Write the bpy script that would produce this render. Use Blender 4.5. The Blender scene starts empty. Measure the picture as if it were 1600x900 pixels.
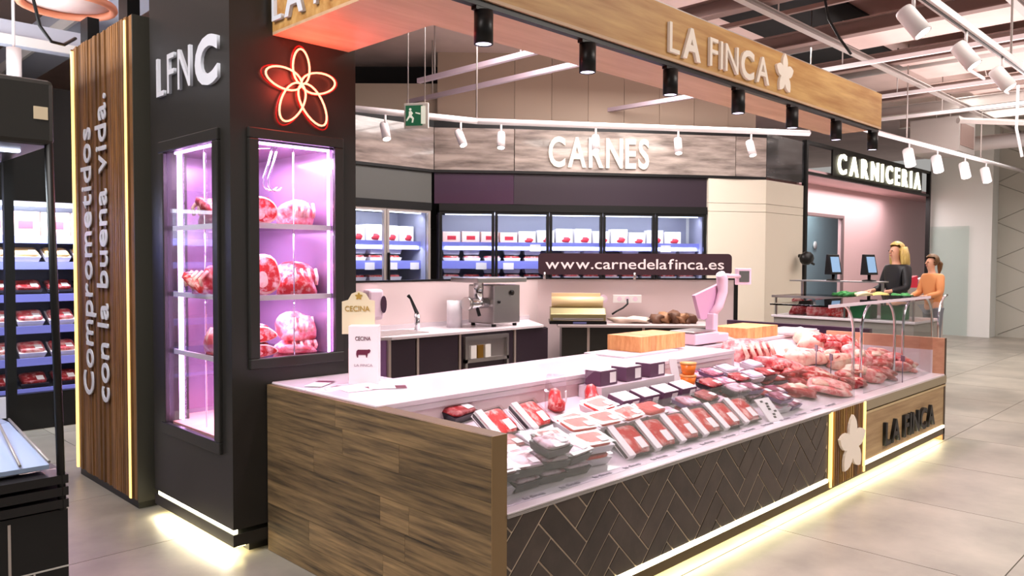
import bpy, bmesh, math, random
from mathutils import Vector, Matrix
random.seed(7)
sc = bpy.context.scene
col = sc.collection
R = math.radians

# ------------------------------------------------------------------ camera
F = 1224.0
CAM = Vector((0, 0, 1.65))
_y, _p, _r = R(44.8), R(-2.03), R(.235)
FW = Vector((math.cos(_y)*math.cos(_p), math.sin(_y)*math.cos(_p), math.sin(_p)))
_rt = Vector((math.sin(_y), -math.cos(_y), 0)); _up = _rt.cross(FW)
RT = _rt*math.cos(_r) + _up*math.sin(_r); UP = RT.cross(FW)
cam = bpy.data.cameras.new('camera'); cam.sensor_width = 36; cam.lens = F/1600*36
cam.clip_start = .05; cam.clip_end = 100
co = bpy.data.objects.new('camera', cam); col.objects.link(co)
m3 = Matrix((RT, UP, -FW)).transposed()
co.matrix_world = Matrix.Translation(CAM) @ m3.to_4x4()
sc.camera = co

# ------------------------------------------------------------------ world, large lights, exposure
w = bpy.data.worlds.new('world'); sc.world = w; w.use_nodes = True
bg = w.node_tree.nodes['Background']; bg.inputs[0].default_value = (1, .97, .93, 1); bg.inputs[1].default_value = .30
sc.view_settings.view_transform = 'Standard'; sc.view_settings.look = 'None'
sc.view_settings.exposure = .35; sc.view_settings.gamma = 1
sc.view_settings.use_curve_mapping = False

YC_ = 5.89
def area(name, loc, size, power, color=(1, 1, 1), rot=(0, 0, 0), sy=None):
    l = bpy.data.lights.new(name, 'AREA'); l.energy = power; l.color = color; l.size = size
    if sy: l.shape = 'RECTANGLE'; l.size_y = sy
    o = bpy.data.objects.new(name, l); col.objects.link(o); o.location = loc; o.rotation_euler = rot
    return o
area('aisle_light', (6.5, -.6, 4.6), 3.0, 200, (1, .95, .87))
area('entry_light', (-.6, 3.0, 4.4), 2.5, 190, (1, .96, .93))
area('hall_light', (14.5, 2.2, 4.5), 4.0, 330, (1, .98, .95))
area('ceiling_fill', (12.0, 1.0, 2.9), 7, 300, (1, .86, .87), (R(180), 0, 0))  # fill lamps added to brighten the ceiling, no fitting there
area('ceiling_fill', (7.6, 6.2, 3.0), 3, 14, (1, .92, .88), (R(180), 0, 0))
area('ceiling_fill', (.2, 6.8, 2.9), 3, 120, (.95, .96, 1), (R(180), 0, 0))
area('kiosk_light', (6.2, 5.6, 4.4), 2.2, 150, (1, .88, .88))
area('meat_hall_light', (8.6, 5.4, 4.3), 2.4, 180, (1, .95, .92))
area('butcher_light', (16.5, YC_+.4, 3.1), 5.0, 70, (1, .92, .92), (0, 0, 0), .5)
area('corridor_light', (16.5, YC_+1.5, 3.1), 3.0, 40, (.9, .97, 1), (0, 0, 0), .5)

# ------------------------------------------------------------------ pixel helpers (photo frame 1600x900)
def ray(x, y): return FW + RT*((x-800)/F) - UP*((y-450)/F)
def P(x, y, X=None, Y=None, Z=None):
    d = ray(x, y)
    if X is not None: t = (X-CAM.x)/d.x
    elif Y is not None: t = (Y-CAM.y)/d.y
    else: t = (Z-CAM.z)/d.z
    return CAM + d*t
def R3(x, y, D): return CAM + ray(x, y)*D
def plan(px, D, z=0):
    v = R3(px, 430, D); return Vector((v.x, v.y, z))
def pix(v):
    q = Vector(v)-CAM; z = q.dot(FW)
    return 800+F*q.dot(RT)/z, 450-F*q.dot(UP)/z, z

# ------------------------------------------------------------------ materials
def lin(c):
    c = c/255.0
    return c/12.92 if c <= .04045 else ((c+.055)/1.055)**2.4
def C3(r, g, b): return (lin(r), lin(g), lin(b), 1)
MATS = {}
def mat(name, rgb, rough=.5, metal=0, emit=None, es=0, alpha=None, trans=0, spec=.5, coat=0, noise=None, bump=0, ior=1.45):
    """noise = (rgb2, scale(x,y,z), detail, lo, hi)"""
    if name in MATS: return MATS[name]
    m = bpy.data.materials.new(name); m.use_nodes = True; nt = m.node_tree
    b = nt.nodes['Principled BSDF']; b.inputs['Base Color'].default_value = C3(*rgb)
    b.inputs['Roughness'].default_value = rough; b.inputs['Metallic'].default_value = metal
    b.inputs['Specular IOR Level'].default_value = spec; b.inputs['Coat Weight'].default_value = coat
    b.inputs['IOR'].default_value = ior
    if trans: b.inputs['Transmission Weight'].default_value = trans
    if alpha is not None: b.inputs['Alpha'].default_value = alpha
    if emit: b.inputs['Emission Color'].default_value = C3(*emit); b.inputs['Emission Strength'].default_value = es
    if noise:
        rgb2, scl, det, lo, hi = noise
        tc = nt.nodes.new('ShaderNodeTexCoord'); mp = nt.nodes.new('ShaderNodeMapping')
        mp.inputs['Scale'].default_value = scl
        oi = nt.nodes.new('ShaderNodeObjectInfo')
        ad = nt.nodes.new('ShaderNodeVectorMath'); ad.operation = 'ADD'
        sc_ = nt.nodes.new('ShaderNodeMath'); sc_.operation = 'MULTIPLY'; sc_.inputs[1].default_value = 17
        nt.links.new(oi.outputs['Random'], sc_.inputs[0])
        nt.links.new(tc.outputs['Object'], mp.inputs[0]); nt.links.new(mp.outputs[0], ad.inputs[0]); nt.links.new(sc_.outputs[0], ad.inputs[1])
        nz = nt.nodes.new('ShaderNodeTexNoise'); nz.inputs['Scale'].default_value = 1; nz.inputs['Detail'].default_value = det
        nz.inputs['Roughness'].default_value = .6
        nt.links.new(ad.outputs[0], nz.inputs['Vector'])
        rp = nt.nodes.new('ShaderNodeValToRGB'); rp.color_ramp.elements[0].position = lo; rp.color_ramp.elements[1].position = hi
        rp.color_ramp.elements[0].color = C3(*rgb); rp.color_ramp.elements[1].color = C3(*rgb2)
        nt.links.new(nz.outputs[0], rp.inputs[0]); nt.links.new(rp.outputs[0], b.inputs['Base Color'])
        if bump:
            bp = nt.nodes.new('ShaderNodeBump'); bp.inputs['Strength'].default_value = bump; bp.inputs['Distance'].default_value = .01
            nt.links.new(nz.outputs[0], bp.inputs['Height']); nt.links.new(bp.outputs[0], b.inputs['Normal'])
    MATS[name] = m
    return m
def vary(m, amount=.35):
    """per-object brightness shift (planks, tiles, slats)"""
    nt = m.node_tree; b = nt.nodes['Principled BSDF']
    oi = nt.nodes.new('ShaderNodeObjectInfo'); mr = nt.nodes.new('ShaderNodeMapRange')
    mr.inputs['To Min'].default_value = 1-amount; mr.inputs['To Max'].default_value = 1+amount
    hs = nt.nodes.new('ShaderNodeHueSaturation')
    nt.links.new(oi.outputs['Random'], mr.inputs[0]); nt.links.new(mr.outputs[0], hs.inputs['Value'])
    bc = b.inputs['Base Color']
    if bc.links:
        s = bc.links[0].from_socket; nt.links.new(s, hs.inputs['Color'])
    else: hs.inputs['Color'].default_value = bc.default_value
    nt.links.new(hs.outputs[0], bc)
    return m
def thin_glass(name, tint=(246, 249, 249), refl=.03):
    if name in MATS: return MATS[name]
    m = bpy.data.materials.new(name); m.use_nodes = True; nt = m.node_tree
    nt.nodes.remove(nt.nodes['Principled BSDF'])
    t = nt.nodes.new('ShaderNodeBsdfTransparent'); t.inputs[0].default_value = C3(*tint)
    g = nt.nodes.new('ShaderNodeBsdfGlossy'); g.inputs['Roughness'].default_value = .02
    fr = nt.nodes.new('ShaderNodeFresnel'); fr.inputs[0].default_value = 1.45
    mx = nt.nodes.new('ShaderNodeMixShader')
    mu = nt.nodes.new('ShaderNodeMath'); mu.operation = 'MULTIPLY'; mu.inputs[1].default_value = refl*10
    mu.use_clamp = True
    nt.links.new(fr.outputs[0], mu.inputs[0]); nt.links.new(mu.outputs[0], mx.inputs[0])
    nt.links.new(t.outputs[0], mx.inputs[1]); nt.links.new(g.outputs[0], mx.inputs[2])
    nt.links.new(mx.outputs[0], nt.nodes['Material Output'].inputs[0])
    MATS[name] = m; return m

M_black = mat('black_lacquer', (42, 40, 37), .34, spec=.45)
M_blackm = mat('black_metal', (22, 21, 21), .4, .3)
M_white = mat('white_paint', (232, 230, 228), .45)
M_counter = mat('white_counter', (216, 205, 211), .25, coat=.25)
M_steel = mat('brushed_steel', (190, 186, 184), .28, .9)
M_chrome = mat('chrome', (220, 220, 225), .1, 1)
M_glass = thin_glass('clear_glass')
M_film = thin_glass('cling_film', (252, 250, 252), .025)
M_letter = mat('letter_white', (222, 226, 236), .4)
M_cream = mat('letter_cream', (228, 214, 200), .45, emit=(228, 214, 200), es=.12)
M_gold = mat('gold_led', (255, 214, 140), .4, emit=(255, 208, 118), es=1.5)
M_brass = mat('brass', (176, 134, 60), .3, .8)
M_led = mat('led_warm', (255, 250, 225), .5, emit=(255, 246, 205), es=7)
M_ledglow = mat('led_under', (255, 240, 190), .5, emit=(255, 236, 168), es=12)
M_ledpink = mat('led_pink', (255, 225, 255), .5, emit=(250, 205, 255), es=9)
M_neon = mat('neon_tube', (255, 120, 90), .4, emit=(255, 120, 92), es=4.2)
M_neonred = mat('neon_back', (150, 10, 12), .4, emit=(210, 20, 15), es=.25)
M_lamp = mat('lamp_face', (255, 255, 250), .5, emit=(255, 250, 240), es=9)
M_lamppink = mat('lamp_lilac', (240, 225, 255), .5, emit=(232, 220, 255), es=3)
M_oldwood = vary(mat('weathered_oak', (58, 48, 37), .6, noise=((150, 122, 84), (9, 2.4, 44), 8, .28, .70), bump=.25), .32)
M_oak = mat('honey_oak', (172, 118, 54), .5, noise=((216, 172, 106), (1.2, 14, 14), 4, .32, .72))
M_oak2 = mat('light_oak', (146, 116, 82), .5, noise=((186, 156, 116), (1.5, 8, 26), 4, .3, .7))
M_soffit = mat('soffit_oak', (196, 158, 124), .5, noise=((216, 182, 148), (1.2, 9, 9), 4, .3, .7))
M_slat = vary(mat('slat_walnut', (92, 60, 32), .5, noise=((146, 102, 58), (26, 26, 2.2), 4, .3, .7)), .35)
M_tile = vary(mat('tile_brown', (48, 40, 35), .3, noise=((72, 61, 54), (6, 6, 6), 4, .3, .7), bump=.15), .22)
M_grout = mat('grout', (190, 172, 150), .8)
M_floort = vary(mat('floor_stone', (126, 122, 113), .34, noise=((170, 163, 150), (1.6, 1.6, 1.6), 9, .26, .74), bump=.04), .05)
M_floor = mat('floor_joint', (118, 110, 100), .6)
M_plum = mat('plum_lacquer', (62, 36, 60), .3, coat=.3)
M_plumd = mat('dark_plum', (48, 36, 46), .35)
M_meat = mat('meat_red', (196, 40, 40), .35, noise=((240, 196, 188), (22, 22, 22), 4, .48, .68), bump=.3)
M_meatp = mat('meat_pink', (216, 84, 90), .38, noise=((246, 200, 194), (16, 16, 16), 4, .42, .66), bump=.3)
M_meatd = mat('meat_dark', (150, 34, 38), .35, noise=((216, 150, 146), (26, 26, 26), 4, .5, .72), bump=.3)
M_fat = mat('fat', (240, 206, 186), .45, noise=((222, 128, 116), (14, 14, 14), 3, .45, .7), bump=.2)
M_mince = mat('minced_meat', (196, 50, 46), .5, noise=((224, 100, 88), (90, 90, 90), 2, .4, .6), bump=.5)
M_tray = mat('tray_black', (34, 26, 34), .3)
M_trayw = mat('tray_white', (214, 208, 214), .4)
M_label = mat('label_white', (228, 222, 224), .5)
M_pinkw = mat('pink_wall', (224, 184, 186), .5)
M_beech = vary(mat('butcher_block', (206, 138, 82), .45, noise=((232, 174, 116), (30, 30, 8), 3, .3, .7)), .2)
M_skin = mat('skin', (222, 166, 138), .5)
M_ceil = mat('ceiling_plaster', (208, 182, 174), .8, noise=((230, 204, 196), (.8, .8, .8), 5, .3, .7))  # pinkish cream, rosy light on the ceiling put into the colour
M_joist = mat('joist_steel', (120, 96, 88), .6)
M_galv = mat('galvanised', (176, 166, 160), .45, .5)
M_trackw = mat('track_white', (228, 220, 220), .45)

# ------------------------------------------------------------------ mesh builder
class MB:
    def __init__(s): s.v = []; s.f = []; s.sm = set()
    def add(s, vs, fs, smooth=False):
        n = len(s.v); s.v += [Vector(v) for v in vs]
        for f in fs:
            if smooth: s.sm.add(len(s.f))
            s.f.append([i+n for i in f])
        return s
    def box(s, x0, x1, y0, y1, z0, z1):
        if x0 > x1: x0, x1 = x1, x0
        if y0 > y1: y0, y1 = y1, y0
        if z0 > z1: z0, z1 = z1, z0
        vs = [(x0,y0,z0),(x1,y0,z0),(x1,y1,z0),(x0,y1,z0),(x0,y0,z1),(x1,y0,z1),(x1,y1,z1),(x0,y1,z1)]
        return s.add(vs, [(0,3,2,1),(4,5,6,7),(0,1,5,4),(1,2,6,5),(2,3,7,6),(3,0,4,7)])
    def taper(s, x, y, z0, z1, k):
        """box whose top is k times the base, centred"""
        vs = [(-x*k,-y*k,z0),(x*k,-y*k,z0),(x*k,y*k,z0),(-x*k,y*k,z0),(-x,-y,z1),(x,-y,z1),(x,y,z1),(-x,y,z1)]
        return s.add(vs, [(0,3,2,1),(4,5,6,7),(0,1,5,4),(1,2,6,5),(2,3,7,6),(3,0,4,7)])
    def prism(s, pts, ax, a0, a1, smooth=False):
        """pts 2-D polygon in the two other axes, extruded on axis ax from a0 to a1"""
        def mk(p, a):
            return {'z': (p[0], p[1], a), 'y': (p[0], a, p[1]), 'x': (a, p[0], p[1])}[ax]
        n = len(pts); vs = [mk(p, a0) for p in pts]+[mk(p, a1) for p in pts]
        fs = [tuple(range(n))[::-1], tuple(range(n, 2*n))]
        s.add(vs, fs); base = len(s.v)-2*n
        for i in range(n):
            j = (i+1) % n
            if smooth: s.sm.add(len(s.f))
            s.f.append([base+i, base+j, base+n+j, base+n+i])
        return s
    def tube(s, pts, r, n=8, closed=False, caps=True):
        pts = [Vector(p) for p in pts]; m = len(pts); rs = r if isinstance(r, (list, tuple)) else [r]*m
        rings = []; prev = None
        for i, p in enumerate(pts):
            a = pts[(i-1) % m] if (i or closed) else p; b = pts[(i+1) % m] if (i < m-1 or closed) else p
            d = (b-a).normalized()
            if prev is None:
                u = d.cross(Vector((0, 0, 1)));
                if u.length < .01: u = d.cross(Vector((1, 0, 0)))
            else: u = prev - d*prev.dot(d)
            u.normalize(); prev = u; v = d.cross(u)
            rings.append([p+(u*math.cos(2*math.pi*k/n)+v*math.sin(2*math.pi*k/n))*rs[i] for k in range(n)])
        vs = [q for rg in rings for q in rg]; fs = []
        for i in range(m if closed else m-1):
            for k in range(n):
                i2 = (i+1) % m
                fs.append((i*n+k, i*n+(k+1) % n, i2*n+(k+1) % n, i2*n+k))
        s.add(vs, fs, True)
        if caps and not closed:
            b = len(s.v)-len(vs)
            s.f.append([b+k for k in range(n)][::-1]); s.f.append([b+(m-1)*n+k for k in range(n)])
        return s
    def cyl(s, p0, p1, r, n=16, r2=None): return s.tube([p0, p1], [r, r if r2 is None else r2], n)
    def lathe(s, prof, n=16, c=(0, 0, 0)):
        vs = []; fs = []
        for r, z in prof:
            for k in range(n): vs.append((c[0]+r*math.cos(2*math.pi*k/n), c[1]+r*math.sin(2*math.pi*k/n), c[2]+z))
        for i in range(len(prof)-1):
            for k in range(n): fs.append((i*n+k, i*n+(k+1) % n, (i+1)*n+(k+1) % n, (i+1)*n+k))
        return s.add(vs, fs, True)
    def lump(s, sx, sy, sz, seed, amp=.16, c=(0, 0, 0), lv=3, flat=True, sq=1.0):
        rnd = random.Random(seed); ph = [(rnd.uniform(1.5, 4.5), rnd.uniform(1.5, 4.5), rnd.uniform(1.5, 4.5), rnd.uniform(0, 6)) for _ in range(5)]
        bm = bmesh.new(); bmesh.ops.create_icosphere(bm, subdivisions=lv, radius=1)
        vs = []
        for v in bm.verts:
            p = v.co.copy()
            if sq != 1: p = Vector([math.copysign(abs(q)**sq, q) for q in p])
            d = 1+amp*sum(math.sin(a*p.x+b*p.y+c_*p.z+e) for a, b, c_, e in ph)/2
            q = Vector((p.x*sx*d, p.y*sy*d, p.z*sz*d))
            if flat: q.z = max(q.z, -sz*.55)+sz*.55
            vs.append(q+Vector(c))
        fs = [[v.index for v in f.verts] for f in bm.faces]; bm.free()
        return s.add(vs, fs, True)
    def build(s, name, m, parent=None, world=True, bevel=0, loc=None, **tags):
        vs = s.v
        if loc is not None: off = Vector(loc)
        elif parent is not None: off = Vector(ORG.get(parent.name, (0, 0, 0))) if world else Vector()
        else:
            xs = [v.x for v in vs]; ys = [v.y for v in vs]; zs = [v.z for v in vs]
            off = Vector(((min(xs)+max(xs))/2, (min(ys)+max(ys))/2, min(zs)))
        me = bpy.data.meshes.new(name); me.from_pydata([v-off for v in vs], [], s.f); 
        if s.sm:
            for i in s.sm: me.polygons[i].use_smooth = True
        me.materials.append(m); me.validate()
        bm = bmesh.new(); bm.from_mesh(me); bmesh.ops.recalc_face_normals(bm, faces=bm.faces); bm.to_mesh(me); bm.free()
        o = bpy.data.objects.new(name, me); col.objects.link(o)
        if parent is not None: o.parent = parent
        if parent is None or loc is not None: o.location = off
        ORG[o.name] = off.copy() if parent is None else (Vector(ORG.get(parent.name, (0, 0, 0))) if world else Vector())
        if bevel:
            b = o.modifiers.new('bevel', 'BEVEL'); b.width = bevel; b.segments = 2; b.limit_method = 'ANGLE'
        for k, v in tags.items(): o[k] = v
        return o
NTH = ('first', 'second', 'third', 'fourth', 'fifth', 'sixth', 'seventh', 'eighth', 'ninth', 'tenth', 'eleventh', 'twelfth', 'thirteenth', 'fourteenth', 'fifteenth', 'sixteenth', 'seventeenth', 'eighteenth', 'nineteenth', 'twentieth')
ORG = {}
def tag(o, label, category, group=None):
    o['label'] = label; o['category'] = category
    if group: o['group'] = group
    return o
def thing(name, label, category, loc=(0, 0, 0), rz=0, group=None, kind=None):
    o = bpy.data.objects.new(name, None); col.objects.link(o); o.location = loc; o.rotation_euler = (0, 0, rz)
    o.empty_display_size = .1; ORG[o.name] = Vector(loc)
    if kind: o['kind'] = kind
    else: tag(o, label, category, group)
    return o
def structure(o): o['kind'] = 'structure'; return o
def dup(root, loc, rot=(0, 0, 0), label=None, group=None, scale=None):
    r = root.copy(); col.objects.link(r); r.location = loc; r.rotation_euler = rot
    if scale: r.scale = scale
    if label: r['label'] = label
    if group: r['group'] = group
    for ch in [c for c in col.objects if c.parent == root]:
        c = ch.copy(); col.objects.link(c); c.parent = r
    return r
def bx(name, m, parent, x0, x1, y0, y1, z0, z1, bevel=0, world=True, **t):
    return MB().box(x0, x1, y0, y1, z0, z1).build(name, m, parent, world, bevel, **t)

# ------------------------------------------------------------------ text
def glyph(s, off=0, ext=.0):
    cu = bpy.data.curves.new('t', 'FONT'); cu.body = s; cu.size = 1; cu.extrude = ext; cu.offset = off; cu.resolution_u = 4
    o = bpy.data.objects.new('t', cu); col.objects.link(o); bpy.context.view_layer.update()
    me = bpy.data.meshes.new_from_object(o.evaluated_get(bpy.context.evaluated_depsgraph_get()))
    bpy.data.objects.remove(o); bpy.data.curves.remove(cu)
    return me
CAPH = None
def caph():
    global CAPH
    if CAPH is None:
        me = glyph('H'); CAPH = max(v.co.y for v in me.vertices); bpy.data.meshes.remove(me)
    return CAPH
def place(me, name, m, parent, org, right, up, out, sx, sy, depth, world=True):
    right, up, out, org = Vector(right), Vector(up), Vector(out), Vector(org)
    z0 = min(v.co.z for v in me.vertices); z1 = max(v.co.z for v in me.vertices)
    o0 = Vector(ORG.get(parent.name, (0, 0, 0))) if (parent is not None and world) else Vector()
    for v in me.vertices:
        c = v.co; k = (c.z-z0)/(z1-z0) if z1 > z0 else 0
        v.co = org+right*(c.x*sx)+up*(c.y*sy)+out*(depth*k)-o0
    me.materials.clear(); me.materials.append(m)
    o = bpy.data.objects.new(name, me); col.objects.link(o)
    if parent is not None: o.parent = parent
    return o
def line(s, name, m, parent, org, right, up, out, height, width=None, off=0, depth=.004, world=True):
    """one line of print as one mesh; height = cap height"""
    me = glyph(s, off, .01); k = height/caph()
    x0 = min(v.co.x for v in me.vertices); x1 = max(v.co.x for v in me.vertices)
    for v in me.vertices: v.co.x -= x0
    kx = width/(x1-x0) if width else k
    return place(me, name, m, parent, org, right, up, out, kx, k, depth, world)
def letters(s, m, parent, org, right, up, out, height, width, offs=None, depth=.02, gap=.12, world=True, name='letter'):
    k = height/caph(); items = []; x = 0
    for i, ch in enumerate(s):
        if ch == ' ': x += .28; continue
        me = glyph(ch, (offs[i] if offs else 0), .01)
        x0 = min(v.co.x for v in me.vertices); x1 = max(v.co.x for v in me.vertices)
        for v in me.vertices: v.co.x -= x0
        items.append((me, x)); x += x1-x0+gap
    kx = width/(x-gap)
    return [place(me, name, m, parent, Vector(org)+Vector(right)*(px*kx), right, up, out, kx, k, depth, world) for me, px in items]
def star_poly(r, n=26):
    """five petalled flower outline"""
    pts = []
    for i in range(5*8):
        a = math.pi/2+2*math.pi*i/40; ph = (i % 8)/8
        rr = r*(.46+.54*(1-min(ph, 1-ph)*2)**.8)
        pts.append((rr*math.cos(a), rr*math.sin(a)))
    return pts

# ================================================================== THE SETTING
# floor: slab plus stone slabs as pieces
fl = structure(MB().add([(-6,-5,-.012),(26,-5,-.012),(26,18,-.012),(-6,18,-.012),(-6,-5,-.05),(26,-5,-.05),(26,18,-.05),(-6,18,-.05)],
    [(0,1,2,3),(4,7,6,5),(0,4,5,1),(1,5,6,2),(2,6,7,3),(3,7,4,0)]).build('floor', M_floor))
TS = 1.2
tm = MB().box(-TS/2+.003, TS/2-.003, -TS/2+.003, TS/2-.003, -.012, 0)
tile_me = None; n = 0
for i in range(-4, 21):
    for j in range(-3, 14):
        cx, cy = i*TS+.35, j*TS+.42
        q = Vector((cx, cy, 0))-CAM
        d = q.dot(FW)
        if d < .3: vis = d > -1 and False
        else:
            x, y, _ = pix((cx, cy, 0)); mrg = 1224*3.2/d; vis = -mrg < x < 1600+mrg and y < 900+mrg
        if not vis: continue
        if tile_me is None:
            o = MB().box(-TS/2+.003, TS/2-.003, -TS/2+.003, TS/2-.003, -.012, 0).build('floor_slab', M_floort, fl, world=False); tile_me = o.data
        else:
            o = bpy.data.objects.new('floor_slab', tile_me); col.objects.link(o); o.parent = fl
        o.location = Vector((cx, cy, 0))-fl.location; n += 1
CZ = 4.8
structure(MB().box(-6, 26, -5, 18, CZ, CZ+.15).build('ceiling', M_ceil))
M_wr = mat('hall_wall', (184, 181, 170), .6)
wr = structure(MB().box(19.9, 20.1, -6, 5.6, 0, CZ).build('wall_right', M_wr))
M_groove = mat('groove', (160, 157, 148), .7)
for k in range(9):      # rhombus grooves
    for sgn in (-1, 1):
        y0 = 5.4; z0 = -1.2+k*.85
        p0 = Vector((19.895, y0, z0 if sgn > 0 else z0+2.4)); p1 = Vector((19.895, y0-5, p0.z+sgn*2.4))
        if max(p0.z, p1.z) < 0 or min(p0.z, p1.z) > CZ: continue
        def clipz(a, b):
            if a.z < .05: a = a+(b-a)*((.05-a.z)/(b.z-a.z))
            if a.z > CZ-.05: a = a+(b-a)*((CZ-.05-a.z)/(b.z-a.z))
            return a
        a, b = clipz(p0, p1), clipz(p1, p0)
        MB().tube([a, b], .007, 4).build('wall_groove', M_groove, wr)
M_pil = mat('white_pilaster', (226, 228, 224), .55)
pil = structure(MB().box(19.45, 19.9, 4.62, 5.88, 0, CZ).build('wall_pilaster', M_pil))
bx('pilaster_board', M_pil, pil, 19.43, 19.45, 4.62, 5.2, 0, 4.0)
structure(MB().box(-6, -5.8, -5, 18, 0, CZ).build('wall_left', mat('wall_grey', (170, 164, 158), .7)))
structure(MB().box(-6, 22, 17.6, 17.8, 0, CZ).build('wall_rear', mat('wall_dark', (60, 56, 54), .7)))

# ---- meat hall behind the kiosk: fascia polyline
FP = [(505, 10.15), (678, 11.5), (803, 11.6), (1147, 12.2), (1195, 12.35)]
FV = [plan(a, d) for a, d in FP]
YC = FV[-1].y            # the butcher front runs on from the last corner along X
def frame(p, q):
    d = (q-p); a = math.atan2(d.y, d.x); return a, d.length
# taupe wall over the fascia, vertical boards
M_taupe = vary(mat('taupe_boards', (168, 146, 128), .6), .04)
wb = None
pts = [FV[1]+FW*.5, FV[2]+FW*.45, FV[3]+FW*.45, FV[4]+Vector((.4, .4, 0))]
for p in pts: p.z = 0
wb = structure(thing('wall_back', '', '', (0, 0, 0), kind='structure'))
for p, q in zip(pts[:-1], pts[1:]):
    d = q-p; nb = max(1, round(d.length/.6)); a = math.atan2(d.y, d.x)
    for i in range(nb):
        o = MB().box(.003, d.length/nb-.003, 0, .08, 3.5, CZ).build('wall_board', M_taupe, wb, world=False)
        o.location = p+d*(i/nb); o.rotation_euler = (0, 0, a)
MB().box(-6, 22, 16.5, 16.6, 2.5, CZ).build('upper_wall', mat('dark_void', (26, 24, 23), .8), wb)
# fascia panels: mirror-polished veneer, dark joints, one dark strip on top
M_fas = mat('fascia_veneer', (112, 100, 94), .12, coat=.6, noise=((186, 170, 160), (1.4, 4, 10), 5, .34, .68))
M_fasd = mat('fascia_dark', (40, 40, 42), .15, coat=.6, noise=((78, 78, 80), (2, 2, 9), 4, .4, .7))
fas = thing('shop_fascia', 'polished grey veneer fascia band above the row of upright fridges', 'fascia', (FV[2].x, FV[2].y, 2.97))
def onpoly(p, q, z0, z1, name, m, parent, th=.06, inset=.006, bevel=0, y0=0):
    a, ln = frame(p, q)
    o = MB().box(inset, ln-inset, y0, y0+th, 0, z1-z0).build(name, m, parent, world=False, bevel=bevel)
    o.location = Vector((p.x, p.y, z0))-ORG[parent.name]; o.rotation_euler = (0, 0, a)
    return o
for p, q in zip(FV[:-1], FV[1:]):
    onpoly(p, q, 2.97, 3.58, 'panel', M_fas, fas)
    onpoly(p, q, 3.58, 3.68, 'top_strip', M_blackm, fas, .12, 0)
    onpoly(p, q, 2.93, 2.97, 'bottom_rail', M_blackm, fas, .08, 0)
FE = Vector((12.9, YC, 0))
onpoly(FV[4], FE, 2.97, 3.66, 'dark_panel', M_fasd, fas)
a, ln = frame(FV[2], FV[3])
rgt = (FV[3]-FV[2]).normalized(); out = Vector((rgt.y, -rgt.x, 0))
l0 = R3(857, 258, 11.6); l0 = FV[2]+rgt*((l0-FV[2]).dot(rgt)); l0.z = 3.05
letters('CARNES', M_cream, fas, l0+out*.002, rgt, (0, 0, 1), out, .42, 1.56, [.022]*6, .03, .1)
# plum boards between fascia and fridges
boards = thing('upper_boarding', 'dark plum boarding between the fascia and the fridges', 'boarding', (FV[2].x, FV[2].y, 2.5))
onpoly(FV[0], FV[1], 2.48, 2.93, 'board', mat('slate_board', (92, 92, 88), .4), boards, .06, .004, 0, .05)
cR = plan(1105, 12.13)
for t0, t1 in ((0, 1),):
    onpoly(FV[1], FV[2], 2.48, 2.93, 'board', M_plum, boards, .06, .004, 0, .05)
    onpoly(FV[2], cR, 2.48, 2.93, 'board', M_plumd, boards, .06, .004, 0, .05)
# cream column
colm = structure(thing('wall_column', '', '', (cR.x, cR.y, 0), kind='structure'))
M_colm = vary(mat('cream_panels', (228, 218, 200), .5), .02)
zs = [0, 2.42, 2.55, 2.93]
for z0, z1 in zip(zs[:-1], zs[1:]):
    onpoly(cR, FV[4], z0+.003, z1-.003, 'column_panel', M_colm, colm, .1, .002)
    onpoly(FV[4], FE, z0+.003, z1-.003, 'column_panel', M_colm, colm, .1, .002)
MB().prism([(cR.x+.05, cR.y+.14), (FV[4].x, YC+.13), (FE.x-.02, YC+.13), (FE.x-.02, YC+1.5), (cR.x+.6, YC+1.5)], 'z', 0, 2.93).build('column_core', M_white, colm)
# low ceiling board and dark gap left of the taupe wall
lb = structure(thing('ceiling_bulkhead', '', '', (7.0, 10, 4.3), kind='structure'))
v0 = P(548, 200, Z=3.8)
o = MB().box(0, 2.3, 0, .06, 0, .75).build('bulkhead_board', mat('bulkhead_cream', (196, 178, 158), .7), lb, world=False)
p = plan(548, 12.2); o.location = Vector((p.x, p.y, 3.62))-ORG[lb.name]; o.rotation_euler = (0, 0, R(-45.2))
o = MB().box(0, 2.0, 0, .06, 0, .5).build('bulkhead_board', mat('void_black', (14, 13, 13), .8), lb, world=False)  # black board stands in for the shade of the open gap
p = plan(545, 12.5); o.location = Vector((p.x, p.y, 4.2))-ORG[lb.name]; o.rotation_euler = (0, 0, R(-45.2))

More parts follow.
